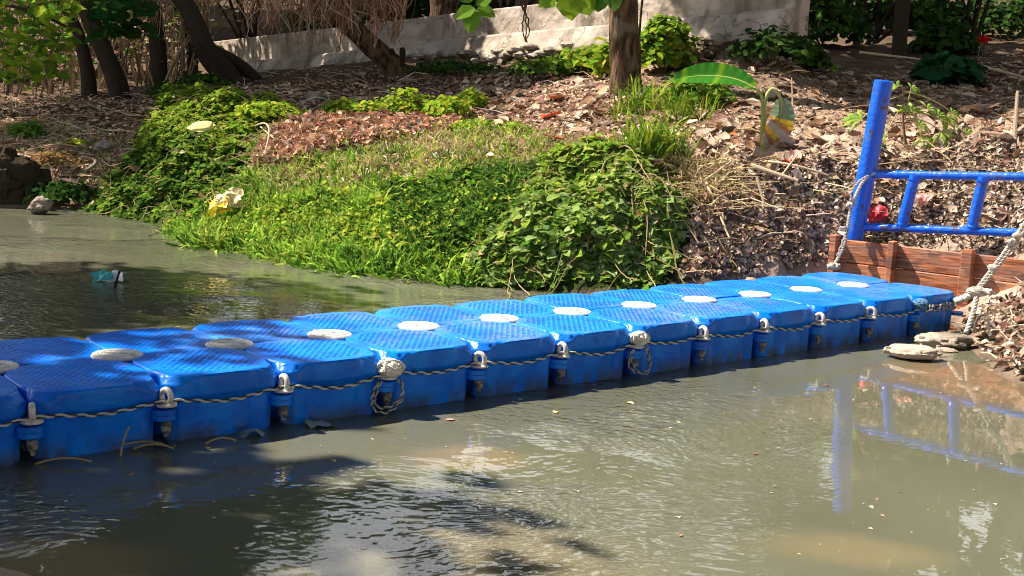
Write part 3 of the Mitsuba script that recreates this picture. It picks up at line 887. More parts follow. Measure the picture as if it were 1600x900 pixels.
vine_cover('vine_cover', VINE_L, 34000, .056, .17, G_MID + G_DARK[:2], 'thick green creeping vines mounded over the left bank down to the water')
vine_cover('vine_cover', VINE_R, 24000, .056, .12, G_MID + [(.24, .36, .13), (.34, .44, .17), (.24, .36, .10), (.30, .40, .10)], 'thick pale green vine mound overhanging the water behind the dock')


def blades(pg, n, h, cols, spread=.7, zoff=0.0, w=1.0):
    xy = fill(pg, n)
    q3 = np.stack([xy[:, 0], xy[:, 1], 0 * xy[:, 0]], 1)
    k = .55 + .9 * meshkit.fbm(q3 * 2.2, 3, 51)
    hh = h * k * rng.uniform(.5, 1.2, n)
    P = np.stack([xy[:, 0], xy[:, 1], np.maximum(H(xy[:, 0], xy[:, 1]), -.02) + zoff], 1)
    N = Hn(xy[:, 0], xy[:, 1], .12) * .5 + rand_up(n, spread)
    return scatter(BL_, P, N, rng.uniform(0, 6.28, n), np.stack([hh * w, hh, hh], 1), palette(cols, n, .25))




def clumps(pg, n, per, rad, h, cols, lean=1.0, wd=1.4):
    """Grass growing in clumps that fan outwards, each of its own height and colour."""
    ce = fill(pg, n)
    rr_ = rad * rng.uniform(.5, 1.5, n); hh_ = h * rng.uniform(.35, 1.5, n); cc = palette(cols, n, .3)
    i_ = np.repeat(np.arange(n), per)
    off = rng.normal(0, .5, (len(i_), 2)) * rr_[i_, None]
    xy_ = ce[i_] + off
    z_ = np.maximum(H(xy_[:, 0], xy_[:, 1]), -.02)
    ok = (xy_[:, 1] > 6.2)
    N = Hn(xy_[:, 0], xy_[:, 1], .15) * .6 + rng.normal(0, .35, (len(i_), 3)); N[:, :2] += lean * off / rr_[i_, None] * .6; N[:, 2] = np.abs(N[:, 2]) + .35
    hb = hh_[i_] * rng.uniform(.5, 1.2, len(i_))
    c = cc[i_] * (1 + rng.uniform(-.25, .25, (len(i_), 1)))
    P_ = np.c_[xy_, z_]
    return scatter(BL_, P_[ok], N[ok], rng.uniform(0, 6.28, ok.sum()), np.stack([hb * wd, hb, hb], 1)[ok], np.clip(c, .004, .9)[ok])


GC = [(.24, .42, .05), (.18, .35, .045), (.34, .46, .07), (.10, .21, .03), (.06, .13, .022), (.44, .50, .11)]
UPG = poly([(395, 275), (470, 262), (560, 228), (640, 215), (830, 215), (860, 250), (835, 300), (700, 290), (560, 290), (450, 310)])
GLOW = GRASS.difference(UPG)
gb = clumps(GLOW, 1500, 30, .11, .075, GC + [(.34, .46, .08)], 1.2, 1.5)
gb2 = clumps(GRASS, 420, 12, .10, .12, GC + [(.40, .44, .10)], .5, 1.0)
gb3 = cat_mesh([clumps(UPG, 420, 22, .13, .09, STRAW + [(.42, .34, .14), (.36, .40, .10), (.30, .36, .08)]), clumps(UPG, 170, 26, .12, .09, GC)])
xy = fill(GRASS, 16000)
P = np.stack([xy[:, 0], xy[:, 1], np.maximum(H(xy[:, 0], xy[:, 1]), 0) + rng.uniform(.01, .12, 16000)], 1)
kk_ = meshkit.fbm(np.c_[xy, xy[:, 0] * 0] * 1.6, 3, 71); P = P[(kk_ > .44 + .25 * shapely.contains_xy(UPG, P[:, 0], P[:, 1]))]; n = len(P)
gl = scatter(L4, P, Hn(P[:, 0], P[:, 1]) + rng.normal(0, .5, (n, 3)), rng.uniform(0, 6.28, n), .062 * rng.uniform(.5, 1.3, n), palette(G_MID + G_BRIGHT, n, .3))
add('grass_cover', ply(cat_mesh([gb, gb2, gb3, gl]), 'm_grass'), 'bright green grass and small weeds covering the middle bank slope', 'grass', kind='stuff')
DKW = poly([(600, 300), (700, 290), (790, 270), (850, 262), (790, 335), (745, 392), (690, 420), (620, 380)])
xy = fill(DKW, 7000)
P = np.stack([xy[:, 0], xy[:, 1], H(xy[:, 0], xy[:, 1]) + rng.uniform(.01, .12, 7000)], 1)
add('dark_weeds', ply(scatter(L4, P, Hn(xy[:, 0], xy[:, 1]) + rng.normal(0, .6, (7000, 3)), rng.uniform(0, 6.28, 7000), np.stack([.035 * rng.uniform(.6, 1.3, 7000), .085 * rng.uniform(.6, 1.3, 7000), np.full(7000, .06)], 1), palette(G_DARK + G_MID[:2], 7000, .3)), 'm_leaf'), 'darker green narrow-leaved weeds between the grass slope and the vine mound', 'weeds', kind='stuff')
fr = poly([(270, 364), (330, 387), (430, 403), (520, 420), (620, 432), (745, 448), (745, 430), (620, 414), (430, 385), (330, 368)])
add('shore_grass', ply(cat_mesh([clumps(fr, 110, 34, .15, .15, GC[:3] + [(.07, .16, .025)], 1.3), blades(fr, 1500, .12, GC[:3], 1.0, 0, 1.3)]), 'm_grass'), 'long bright grass drooping over the waterline of the middle bank', 'grass', kind='stuff')
# thin dry grass
dryg = [poly([(640, 215), (830, 205), (960, 225), (1110, 262), (1190, 300), (1100, 330), (1060, 262), (930, 235), (850, 262), (760, 240)]), poly([(0, 300), (180, 300), (200, 225), (60, 190), (0, 200)]), poly([(390, 275), (560, 228), (600, 190), (430, 190)]),
        poly([(1020, 245), (1130, 265), (1170, 330), (1110, 350), (1060, 300)])]
parts = [blades(dryg[0], 3200, .10, STRAW + [(.14, .18, .05)], 1.1), blades(dryg[1], 3200, .10, STRAW[:2] + [(.10, .15, .05), (.08, .13, .04), (.12, .18, .05)], 1.0), blades(dryg[2], 1500, .14, STRAW, 1.2), blades(dryg[3], 600, .15, STRAW, 1.2)]
add('dry_grass', ply(cat_mesh(parts), 'm_grass'), 'straw coloured dry grass tufts scattered along the upper bank', 'grass', kind='stuff')

# ------------------------------------------------------------------ leaf litter, twigs, clods
CURLS = [tmpl_curl(k, 1.5 if k % 2 else .8) for k in range(10)]


def litter(pg, n, size, cols, lift=.012, spread=.45, tmin=.5, anis=None):
    out = []
    xy = fill(pg, n)
    xy = xy[H(xy[:, 0], xy[:, 1]) > .02]
    ids = rng.integers(0, 10, len(xy))
    for k in range(10):
        p = xy[ids == k]
        if len(p) == 0:
            continue
        P = np.stack([p[:, 0], p[:, 1], H(p[:, 0], p[:, 1]) + rng.uniform(0, lift, len(p))], 1)
        N = Hn(p[:, 0], p[:, 1]) + rng.normal(0, spread, (len(p), 3))
        N[:, 2] = np.abs(N[:, 2])
        out.append(scatter(CURLS[k], P, N, rng.uniform(0, 6.28, len(p)), size * rng.uniform(tmin, 1.3, len(p)), palette(cols, len(p), .25)))
    return out


ALLB = poly([(0, 300), (120, 320), (260, 345), (430, 390), (760, 430), (1040, 440), (1180, 420), (1300, 405), (1600, 395), (1600, 75), (1100, 92), (900, 84), (700, 92), (500, 110), (340, 126), (0, 160)])
CENT = poly([(560, 215), (620, 165), (720, 130), (860, 105), (1000, 120), (1130, 170), (1250, 230), (1100, 255), (960, 230), (840, 215), (700, 205)])
HEAP = poly([(395, 270), (440, 200), (560, 190), (720, 195), (700, 215), (560, 232), (470, 262)])
BACKL = poly([(0, 230), (0, 158), (120, 152), (330, 140), (600, 120), (760, 115), (700, 150), (480, 180), (300, 165), (220, 220)])
RBANK = poly([(1120, 265), (1250, 240), (1600, 235), (1600, 395), (1440, 385), (1300, 405), (1180, 420), (1060, 440), (1085, 340)])
RTOP = poly([(1100, 160), (1250, 110), (1600, 90), (1600, 235), (1250, 240), (1130, 235)])
LFT = poly([(0, 310), (120, 322), (200, 230), (120, 190), (0, 190)])
MUD = [(.40, .31, .24), (.28, .21, .16), (.52, .43, .35), (.18, .135, .10), (.10, .075, .055), (.62, .54, .46)]
add('leaf_litter', ply(cat_mesh(litter(ALLB, 9000, .045, DRY, .01, .3) + litter(CENT, 900, .14, DRY + [(.56, .45, .38)] * 2, .02, .2) + litter(CENT, 9000, .05, DRY, .015, .35) + litter(HEAP, 7000, .075, DRY + [(.52, .30, .22)] * 4 + [(.40, .19, .12)] * 2, .12, .7) + litter(BACKL, 7000, .06, DRY + [(.10, .07, .05)] * 3, .02, .3) + litter(RTOP, 300, .15, DRY, .015, .12) + litter(RTOP, 7000, .04, DRY + [(.10, .07, .05)] * 3, .01, .3) + litter(LFT, 3500, .06, DRY, .02, .4) + litter(UPG, 1500, .065, DRY, .05, .35)), 'm_dry', True), 'dry brown fallen leaves carpeting the bank', 'leaf litter', kind='stuff')
add('mud_flakes', ply(cat_mesh(litter(RBANK, 11000, .030, MUD + [(.08, .06, .045)] * 3, .012, .36) + litter(RBANK, 450, .075, MUD + DRY, .02, .35) + litter(poly([(1060, 440), (1085, 340), (1180, 300), (1290, 330), (1290, 405)]), 3500, .045, MUD + DRY, .03, .7)), 'm_dry', True), 'dry cracked mud flakes and leaf scraps on the steep right bank', 'mud', kind='stuff')
rb = shapely.Polygon([(2.75, 6.0), (2.75, 7.2), (3.0, 8.2), (4.0, 8.2), (4.0, 5.4), (3.2, 5.5)])
add('mud_flakes', ply(cat_mesh(litter(rb, 4200, .055, MUD + [(.20, .10, .08)], .02, .7)), 'm_dry', True), 'crumbly fibrous mud flakes on the low right shore by the rubber strap', 'mud', kind='stuff')


def twigs(pg, n, L, r, cols, up=.25):
    xy = fill(pg, n); out = []
    for p in xy:
        z = H(p[0], p[1])
        if z < .0:
            continue
        a = rng.uniform(0, 6.28); l = L * rng.uniform(.4, 1.3); e = rng.uniform(-.1, up)
        d = np.array([math.cos(a), math.sin(a), e]) * l
        o = np.array([p[0], p[1], z + .02])
        m_ = o + d * .5 + rng.normal(0, .06 * l, 3) + [0, 0, .02]
        q = o + d; q[2] = max(q[2], H(q[0], q[1]) + .01)
        out.append(colored(tube([o, m_, q], np.array([1, .8, .4]) * r * rng.uniform(.6, 1.3), 4, False), palette(cols, 1)[0]))
    return out


add('fallen_twigs', ply(cat_mesh(twigs(ALLB, 500, .45, .006, STRAW + DRY) + twigs(HEAP, 160, .5, .006, STRAW) + twigs(dryg[3], 130, .5, .006, STRAW) + twigs(LFT, 160, .5, .008, STRAW + DRY) + twigs(RBANK, 260, .3, .005, STRAW + DRY) + twigs(rb, 160, .22, .004, STRAW + DRY) + twigs(BACKL, 260, .5, .007, STRAW + DRY)), 'm_twig'), 'thin dry twigs and stems lying about the bank', 'twigs', kind='stuff')

vs_ = []
for pg_, n_ in ((VINE_L, 130), (VINE_R, 90)):
    for p_ in fill(pg_, n_):
        a_ = rng.uniform(0, 6.28); d_ = np.array([math.cos(a_), math.sin(a_) - .5])
        q_ = np.stack([p_ + d_ * t_ * .11 + rng.normal(0, .012, 2) for t_ in range(5)])
        z_ = H(q_[:, 0], q_[:, 1]) + rng.uniform(.07, .13) + .02 * np.sin(np.arange(5) * 2)
        vs_.append(colored(tube(spline(np.c_[q_, np.maximum(z_, .01)], 10), .0042, 4, False), palette([(.22, .17, .08), (.16, .20, .06), (.32, .25, .14)], 1)[0]))
add('vine_stems', ply(cat_mesh(vs_), 'm_twig'), 'thin trailing stems of the creeping vines', 'stems', kind='stuff')
n = 420
sx_ = np.c_[rng.uniform(-2.2, 2.6, n), rng.uniform(3.4, 7.2, n)]
add('floating_specks', ply(scatter(L4, np.c_[sx_, np.full(n, .002)], rand_up(n, .04), rng.uniform(0, 6.28, n), .011 * rng.lognormal(0, .5, n), palette(DRY + STRAW, n)), 'm_dry'), 'tiny bits of leaf and scum drifting on the murky water', 'debris', kind='stuff')

# large single leaves, one object each
big = [ply(colored(tmpl_curl(100 + k, .8), c), 'm_dry') for k in range(6) for c in ((.34, .24, .19), (.42, .33, .28), (.24, .15, .10))]


def put_leaf(px, py, size, shape, label, group=None, yaw=None, tilt=.3, name='dead_leaf'):
    o = gp(px, py); n = Hn(o[0], o[1]) + rng.normal(0, tilt, 3)
    a = rng.uniform(0, 6.28) if yaw is None else yaw
    M = frame(o + n * .02, [math.cos(a), math.sin(a), 0], n)
    M[:3, :3] *= size
    add(name, {**shape, 'to_world': T4(M)}, label, 'leaf', group)


lr = np.random.default_rng(12)
for k in range(110):
    while True:
        px, py = lr.uniform(420, 1600), lr.uniform(100, 262)
        if (px > 1180 and py > 232) or (px < 560 and not (190 < py < 262)) or (400 < px < 860 and py > 228):
            continue
        break
    put_leaf(px, py, lr.uniform(.13, .27), big[k % 18], ['large dull brown dry leaf lying on the upper bank', 'large pale greyish dry leaf lying on the upper bank', 'large dark brown dry leaf lying on the upper bank'][k % 3], ['dull brown dry leaves on the bank', 'pale dry leaves on the bank', 'dark brown dry leaves on the bank'][k % 3], None, .14)
RED = ply(colored(tmpl_curl(201, .9), (.58, .075, .03)), 'm_dry'); ORG = ply(colored(tmpl_curl(202, .9), (.40, .13, .06)), 'm_dry'); PNK = ply(colored(tmpl_curl(203, .8), (.50, .25, .20)), 'm_dry')
for px, py, s, sh_, lab in ((846, 188, .30, RED, 'bright red-orange dead leaf standing up in the middle of the leaf litter'), (868, 158, .34, ORG, 'long orange-brown dead leaf above the bright red one'), (880, 222, .26, ORG, 'orange dead leaf at the top edge of the grass slope'), (846, 222, .22, ORG, 'small orange-brown dead leaf left of the one at the grass edge'),
                         (1231, 258, .17, RED, 'small orange-red leaf at the brink of the right mud bank'), (745, 205, .3, PNK, 'pinkish crumpled dead leaf left of the red leaf'), (603, 208, .3, PNK, 'pinkish crumpled dead leaf in the leaf heap'), (505, 212, .3, ORG, 'reddish dead leaf at the top of the left leaf heap'), (1150, 215, .30, ORG, 'reddish brown curled leaf beside the bent banana leaf')):
    put_leaf(px, py, s * .75, sh_, lab, tilt=.22)
scene['m_redtrash'] = two({'type': 'principled', 'base_color': rgb(.60, .04, .07), 'roughness': .5})
scene['m_pinktrash'] = two({'type': 'principled', 'base_color': rgb(.62, .25, .24), 'roughness': .5})
scene['m_yellow'] = two({'type': 'principled', 'base_color': rgb(.85, .62, .02), 'roughness': .45})
scene['m_cream'] = two({'type': 'principled', 'base_color': rgb(.62, .52, .28), 'roughness': .6})


def sheet(L, W, seed, amp):
    nx_, ny_ = 16, 10
    x, y = np.meshgrid(np.linspace(-L / 2, L / 2, nx_), np.linspace(-W / 2, W / 2, ny_), indexing='ij')
    z = amp * (meshkit.fbm(np.stack([x * 14 + seed, y * 14, x * 0], -1), 3, seed) - .4)
    x = x + (meshkit.noise(np.stack([y * 20, x * 20, y * 0 + seed], -1), seed) - .5) * W * .35
    V = np.stack([x, y, z], -1).reshape(-1, 3); F = []
    for a in range(nx_ - 1):
        for b in range(ny_ - 1):
            c = a * ny_ + b
            F += [[c, c + ny_, c + ny_ + 1], [c, c + ny_ + 1, c + 1]]
    return V, np.array(F)


def scrap(px, py, size, bsdf, name, label, cat, seed, lift=.03):
    o = gp(px, py)
    add(name, ply(cat_mesh([xf(sheet(size * 1.9, size * 1.4, seed, size * 1.3), frame(o + np.array([0, -.03, lift]), [1, .3, .15], Hn(o[0], o[1]) + [0, -.5, 0])), xf(sheet(size * 1.3, size * 1.2, seed + 3, size * 1.4), frame(o + np.array([size * .3, -.04, lift + size * .25]), [1, -.5, .3], [.2, -.7, .6]))]), bsdf, 50), label, cat)


scrap(1366, 345, .075, 'm_redtrash', 'plastic_scrap', 'crumpled red plastic scrap on the mud seen through the blue railing', 'litter', 3)
scrap(1440, 318, .07, 'm_pinktrash', 'plastic_scrap', 'pinkish plastic scrap on the mud between the two balusters', 'litter', 4)
scrap(344, 353, .11, 'm_yellow', 'yellow_bag', 'bright yellow crumpled plastic bag in the grass at the water edge', 'bag', 5, .15)
scrap(358, 342, .13, 'm_cream', 'paper_scrap', 'pale cream crumpled wrapping behind the yellow bag', 'litter', 6, .17)

# sticks that can be told apart
scene['m_palewood'] = two({'type': 'diffuse', 'reflectance': rgb(.50, .40, .28)})
scene['m_greywood'] = two({'type': 'diffuse', 'reflectance': rgb(.22, .18, .14)})


def stick(pts, r, bsdf, label, name='stick', cat='stick', group=None):
    P = [gp(a, b) + np.array([0, -.04, c]) for a, b, c in pts]
    P = spline(P, 14)
    add(name, ply(tube(P, np.linspace(r, r * .6, 14), 8, True, .25, len(scene)), bsdf, 40), label, cat, group)


stick([(1170, 278, .10), (1243, 306, .10)], .020, 'm_palewood', 'thick pale stick lying at the brink left of the railing')
stick([(1185, 272, .10), (1262, 292, .12), (1290, 297, .10)], .012, 'm_palewood', 'thin pale stick just above the thick one at the brink')
stick([(1213, 300, .05), (1242, 268, .12)], .010, 'm_palewood', 'short thin stick crossing the two pale sticks')
stick([(1100, 310, .12), (1137, 388, .08)], .011, 'm_palewood', 'long thin straw leaning down the dark undercut by the vine mound')
stick([(1180, 300, .1), (1196, 352, .06)], .014, 'm_greywood', 'grey stem hanging down the mud bank in the middle')
stick([(1092, 308, .10), (1140, 278, .12)], .012, 'm_palewood', 'pale stem slanting up to the right over the undercut')
stick([(400, 215, .1), (418, 250, .16), (412, 262, .1)], .010, 'm_palewood', 'pale bent stem at the left edge of the leaf heap')
stick([(408, 212, .1), (432, 240, .14)], .009, 'm_palewood', 'second pale stem fanning out of the left leaf heap')
stick([(50, 320, .02), (68, 285, .08)], .045, 'm_greywood', 'leaning root post at the waterline on the far left')
stick([(75, 285, .06), (72, 305, .06), (85, 312, .02)], .032, 'm_greywood', 'curved exposed root beside the leaning root post')
stick([(134, 286, .12), (150, 274, .16), (128, 268, .16)], .025, 'm_greywood', 'gnarled bent root above the rounded shore stone')
stick([(100, 292, .08), (125, 296, .06)], .02, 'm_greywood', 'horizontal thin root below the gnarled root')
stick([(1340, 99, .15), (1435, 104, .1)], .022, 'm_palewood', 'bamboo pole lying in the deep shade behind the post', 'bamboo_pole', 'pole')
stick([(1508, 112, .12), (1600, 134, .1)], .028, 'm_palewood', 'bamboo pole lying at the right edge above the railing', 'bamboo_pole', 'pole')
stick([(1580, 236, .0), (1581, 200, .30)], .022, 'm_greywood', 'short upright stump stick near the right edge above the railing')
stick([(1236, 190, .12), (1232, 168, .30)], .010, 'm_greywood', 'thin upright twig right of the banana leaves')

# ------------------------------------------------------------------ bushes and weeds
def bush(name, px, py, rx, rz, n, size, cols, label, cat='bush', ry=None, stems=6, dz=0.0, droop=0.0, group=None, tm=L8, dens=1.0):
    o = gp(px, py)
    k = root(name, label, cat, group)
    ry = ry or rx
    u = rng.normal(size=(n, 3)); u /= np.linalg.norm(u, axis=1, keepdims=True); u[:, 2] = np.abs(u[:, 2])
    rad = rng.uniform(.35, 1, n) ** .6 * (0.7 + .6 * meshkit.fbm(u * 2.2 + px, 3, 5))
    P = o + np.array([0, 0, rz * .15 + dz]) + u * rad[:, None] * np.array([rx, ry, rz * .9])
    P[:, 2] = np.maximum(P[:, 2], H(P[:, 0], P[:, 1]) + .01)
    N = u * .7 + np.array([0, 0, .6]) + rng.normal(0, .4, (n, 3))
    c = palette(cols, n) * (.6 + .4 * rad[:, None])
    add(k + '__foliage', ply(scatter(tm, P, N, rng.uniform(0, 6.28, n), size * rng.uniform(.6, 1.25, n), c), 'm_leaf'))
    st_ = []
    for s_ in range(stems):
        e = P[rng.integers(n)]
        b0 = o + rng.normal(0, .02, 3) * [1, 1, 0]
        st_.append(colored(tube(spline([b0 - [0, 0, .03], (b0 + e) / 2 + rng.normal(0, .03, 3), e], 6), [.012, .011, .010, .008, .006, .004], 5, False), (.10, .08, .04)))
    add(k + '__stem', ply(cat_mesh(st_), 'm_twig'))
    return k


for px, py, rx, rz, lab in ((535, 184, .26, .22, 'leftmost low bright green weed clump on the mid bank'), (580, 186, .24, .20, 'second low bright green weed clump from the left'), (640, 185, .36, .34, 'tallest bright yellow-green weed clump on the mid bank'), (700, 188, .30, .26, 'bright weed clump right of the tallest one'), (735, 172, .22, .22, 'small bright weed clump nearest to the leaf litter')):
    bush('weed_clump', px, py, rx, rz, 420, .075, G_BRIGHT, lab, 'weed', group='bright weed clumps on the mid bank')
bush('weed_clump', 425, 186, .42, .2, 500, .07, G_BRIGHT, 'flat yellow-green weed patch between the vine mound and the leaf heap', 'weed')
bush('leafy_bush', 1035, 112, .36, .66, 1100, .10, G_BRIGHT[:2] + G_MID, 'round leafy bush right of the thick brown trunk against the wall')
bush('leafy_bush', 925, 112, .60, .34, 700, .09, G_MID + G_BRIGHT, 'low green bush left of the thick trunk below the wall')
bush('leafy_bush', 855, 122, .55, .28, 500, .08, G_DARK + G_MID, 'low dark green undergrowth in front of the broken stone footing')
bush('leafy_bush', 720, 118, .8, .22, 500, .08, G_DARK, 'dark low undergrowth at the foot of the sunlit wall')
bush('leafy_bush', 318, 142, .42, .22, 600, .10, G_DARK + G_MID[:2], 'dark green bush behind the left vine mound')
bush('leafy_bush', 275, 152, .36, .18, 380, .10, G_DARK, 'low dark bush left of the leaning trunk foot')
bush('leafy_bush', 945, 122, .12, .42, 120, .16, G_BRIGHT, 'yellow-green young leaves close to the left side of the thick trunk')
bush('leafy_bush', 1085, 165, .42, .34, 420, .09, G_MID, 'soft green weeds below the long banana leaf')
bush('leafy_bush', 1090, 92, .22, .22, 260, .07, [(.30, .26, .16), (.20, .17, .10)], 'dry brown shrub at the lit corner of the wall footing')
bush('leafy_bush', 1250, 108, .36, .32, 380, .13, G_DARK + G_MID[:1], 'small dark green shrub in the shade right of the wall')
bush('leafy_bush', 1480, 130, .42, .34, 320, .20, [(.02, .085, .035), (.03, .10, .035)], 'low broad-leaved dark green plant in the shade behind the railing post')
bush('leafy_bush', 1475, 85, .55, .5, 420, .17, G_DARK, 'taller dark leafy plant at the back right in the shade')
bush('leafy_bush', 1390, 50, .8, .9, 700, .15, G_DARK + G_MID[:1], 'tangled shrub in front of the dark right trunk')
bush('leafy_bush', 1205, 98, .5, .35, 380, .10, G_DARK, 'dark low shrub at the shaded foot of the wall end')
bush('leafy_bush', 1285, 75, .8, .9, 800, .14, G_DARK, 'shadowy shrub just right of the wall end')
bush('leafy_bush', 1570, 60, 1.0, .9, 600, .16, G_DARK, 'shadowy shrub in the top right corner')
bush('leafy_bush', 45, 215, .26, .16, 260, .08, [(.07, .19, .03)] + G_MID, 'small fresh green tuft on the shaded left bank')
bush('leafy_bush', 120, 232, .14, .10, 60, .07, G_BRIGHT, 'tiny yellow-green sprout on the left bank')
bush('leafy_bush', 95, 258, .34, .15, 300, .06, [(.30, .16, .07), (.24, .14, .06), (.3, .26, .1)], 'rusty brown dry fern patch on the left bank')
bush('leafy_bush', 90, 315, .34, .2, 320, .08, G_DARK, 'dark leafy patch at the waterline left of the vine mound')
for k_, (px, py, h) in enumerate(((1010, 245, .33), (985, 250, .26), (1040, 235, .30), (1000, 175, .34), (1065, 185, .26))):
    o = gp(px, py); n = 130
    P = o + rng.normal(0, .06 if k_ < 3 else .1, (n, 3)) * [1.4, 1, 0]; P[:, 2] = H(P[:, 0], P[:, 1])
    hh = h * rng.uniform(.5, 1.2, n)
    add('grass_tuft', ply(scatter(BL_, P, rand_up(n, .28), rng.uniform(0, 6.28, n), np.stack([hh * .6, hh, hh], 1), palette(G_BRIGHT + G_MID, n)), 'm_grass'), ['tall upright green grass tuft at the top of the right vine mound', 'shorter grass tuft just left of the tall one', 'small grass tuft right of the tall one', 'grey-green grass tuft below the thick trunk', 'small grass tuft below the banana leaf tip'][k_], 'grass tuft')
for px, h, w_, lab in ((1540, 62, .11, 'single red flower on a thin stem in the shade at back right'),):
    o = gp(px - 12, 92); e = at(1537, 62, o[1])
    k = root('red_flower', lab, 'flower')
    add(k + '__stem', ply(tube(spline([o, (o + e) / 2 + [-.02, 0, 0], e], 8), .008, 5), 'm_greywood', True))
    u = rng.normal(size=(30, 3)); u /= np.linalg.norm(u, axis=1, keepdims=True)
    add(k + '__bloom', ply(scatter(L8, np.tile(e, (30, 1)), u, rng.uniform(0, 6.28, 30), np.full(30, .095), palette([(.65, .03, .02)], 30)), 'm_leaf'))

# banana plant with one straight and one bent-over leaf
ban = root('banana_plant', 'young banana plant with one long green leaf and one withered hanging leaf', 'plant')
YB = gp(1196, 226)[1]
b0 = at(1192, 228, YB)
hub = at(1192, 158, YB)


def blade_leaf(mid, wid, sag, col, name, label=None, thickcol=None):
    P = spline(mid, 40); n = 40
    tg = np.gradient(P, axis=0); tg /= np.linalg.norm(tg, axis=1, keepdims=True)
    s = np.linspace(0, 1, n); V = []; C = []
    sd = np.cross(tg, sag); sd /= np.linalg.norm(sd, axis=1, keepdims=True)
    up_ = np.cross(sd, tg)
    w = wid * np.clip(np.sin(np.pi * np.clip(s * .93 + .05, 0, 1)) ** .55, .03, 1)
    J = np.linspace(-1, 1, 9)
    for j_ in J:
        rip = .004 * np.sin(s * 60 + j_ * 2) * abs(j_)
        V.append(P + sd * (w * j_)[:, None] + up_ * (.30 * w * abs(j_) + rip)[:, None])
        C.append(col(s, j_))
    V = np.stack(V, 1); C = np.stack(C, 1)
    F = []
    for a in range(n - 1):
        for b in range(8):
            k = a * 9 + b
            F += [[k, k + 1, k + 10], [k, k + 10, k + 9]]
    add(ban + '__' + name, ply((V.reshape(-1, 3), np.array(F), np.clip(C.reshape(-1, 3), .003, .9)), 'm_leaf', True), label)
    add(ban + '__midrib', ply(colored(tube(P - up_ * .004, np.linspace(.012, .004, n), 6), (.35, .42, .12)), 'm_twig', True))


g_ = lambda s, j_: np.stack([.045 + .10 * np.clip(np.sin(s * 15 + j_ * .5 + 1) * 4 - 3, 0, 1), .20 + .12 * np.clip(np.sin(s * 15 + j_ * .5 + 1) * 4 - 3, 0, 1), .025 + s * 0], 1)
blade_leaf([at(1178, 137, YB), at(1150, 124, YB + .05), at(1110, 118, YB + .10), at(1054, 124, YB + .12)], .115, np.array([0.1, -.75, .6]), g_, 'leaf_blade', 'long straight green banana leaf')


def wither(s, j_):
    g = np.array([.20, .30, .20]); y = np.array([.75, .52, .06]); b = np.array([.42, .20, .10]); gr = np.array([.42, .40, .36])
    k = (s * 9 + .6 * j_) % 3
    c = np.where((k < 1)[:, None], y, np.where((k < 1.7)[:, None], b, gr))
    return np.where((s < .38)[:, None], g, c)


blade_leaf([at(1219, 155, YB - .02), at(1220, 175, YB - .03), at(1213, 200, YB - .04), at(1192, 228, YB - .05)][:4], .125, np.array([.35, -1, .1]), wither, 'leaf_blade', 'withered yellow and brown hanging banana leaf')
add(ban + '__petiole', ply(colored(tube(spline([b0, at(1193, 190, YB), hub, at(1188, 146, YB), at(1176, 137, YB)], 24), np.linspace(.024, .012, 24), 8), (.33, .40, .10)), 'm_twig', True))
add(ban + '__petiole', ply(colored(tube(spline([b0, at(1194, 180, YB), at(1198, 150, YB), at(1207, 139, YB), at(1217, 148, YB - .01), at(1220, 168, YB - .02)], 30), np.linspace(.024, .012, 30), 8), (.42, .42, .16)), 'm_twig', True))
add(ban + '__stem', ply(colored(tube(spline([b0 - [0, 0, .1], b0, hub], 10), np.linspace(.035, .018, 10), 10), (.30, .32, .10)), 'm_twig', True))

# cassava sapling
cas = root('cassava_sapling', 'small sapling with drooping palmate green leaves behind the blue railing post', 'sapling')
YC = gp(1416, 228)[1]
sb, stp = at(1416, 230, YC), at(1412, 138, YC)
add(cas + '__stem', ply(colored(tube(spline([sb, at(1411, 185, YC), stp], 14), np.linspace(.013, .006, 14), 7), (.20, .13, .08)), 'm_twig', True))
FOL = np.array([[0, 0, 0], [.11, .35, -.02], [.13, .65, -.10], [0, 1, -.28], [-.13, .65, -.10], [-.11, .35, -.02], [0, .5, .02]])
FOF = np.array([[0, 1, 6], [1, 2, 6], [2, 3, 6], [6, 3, 4], [6, 4, 5], [6, 5, 0]])
for px, py, dy, s, yaw in ((1402, 136, 0, .11, 2.5), (1424, 138, -.05, .10, .5), (1346, 186, -.12, .15, 2.7), (1384, 212, -.18, .18, 2.9), (1425, 175, -.05, .14, 1.5), (1448, 170, 0, .13, .6), (1466, 180, 0, .13, .2), (1478, 185, .04, .13, -.2), (1470, 205, -.05, .16, -.6), (1440, 215, -.1, .14, -.8), (1435, 195, .05, .12, .1), (1487, 176, .05, .10, .3), (1510, 208, -.02, .12, .4)):
    e = at(px, py, YC + dy)
    on = sb + (stp - sb) * rng.uniform(.45, .95)
    lf = [scatter((FOL, FOF), e[None], np.array([[.25 * math.cos(yaw), -.75, .75]]), np.array([yaw + a]), np.array([s * 1.15 * (1 - .12 * abs(a))]), palette([(.28, .44, .07), (.20, .36, .07), (.34, .46, .14)], 1)) for a in (-1.25, -.62, 0, .62, 1.25)]
    add(cas + '__leaf', ply(cat_mesh(lf), 'm_leaf'))
    add(cas + '__leaf_stalk', ply(colored(tube(spline([on, (on + e) / 2 + [0, 0, .03], e], 8), .0045, 5), (.38, .36, .14)), 'm_twig', True))

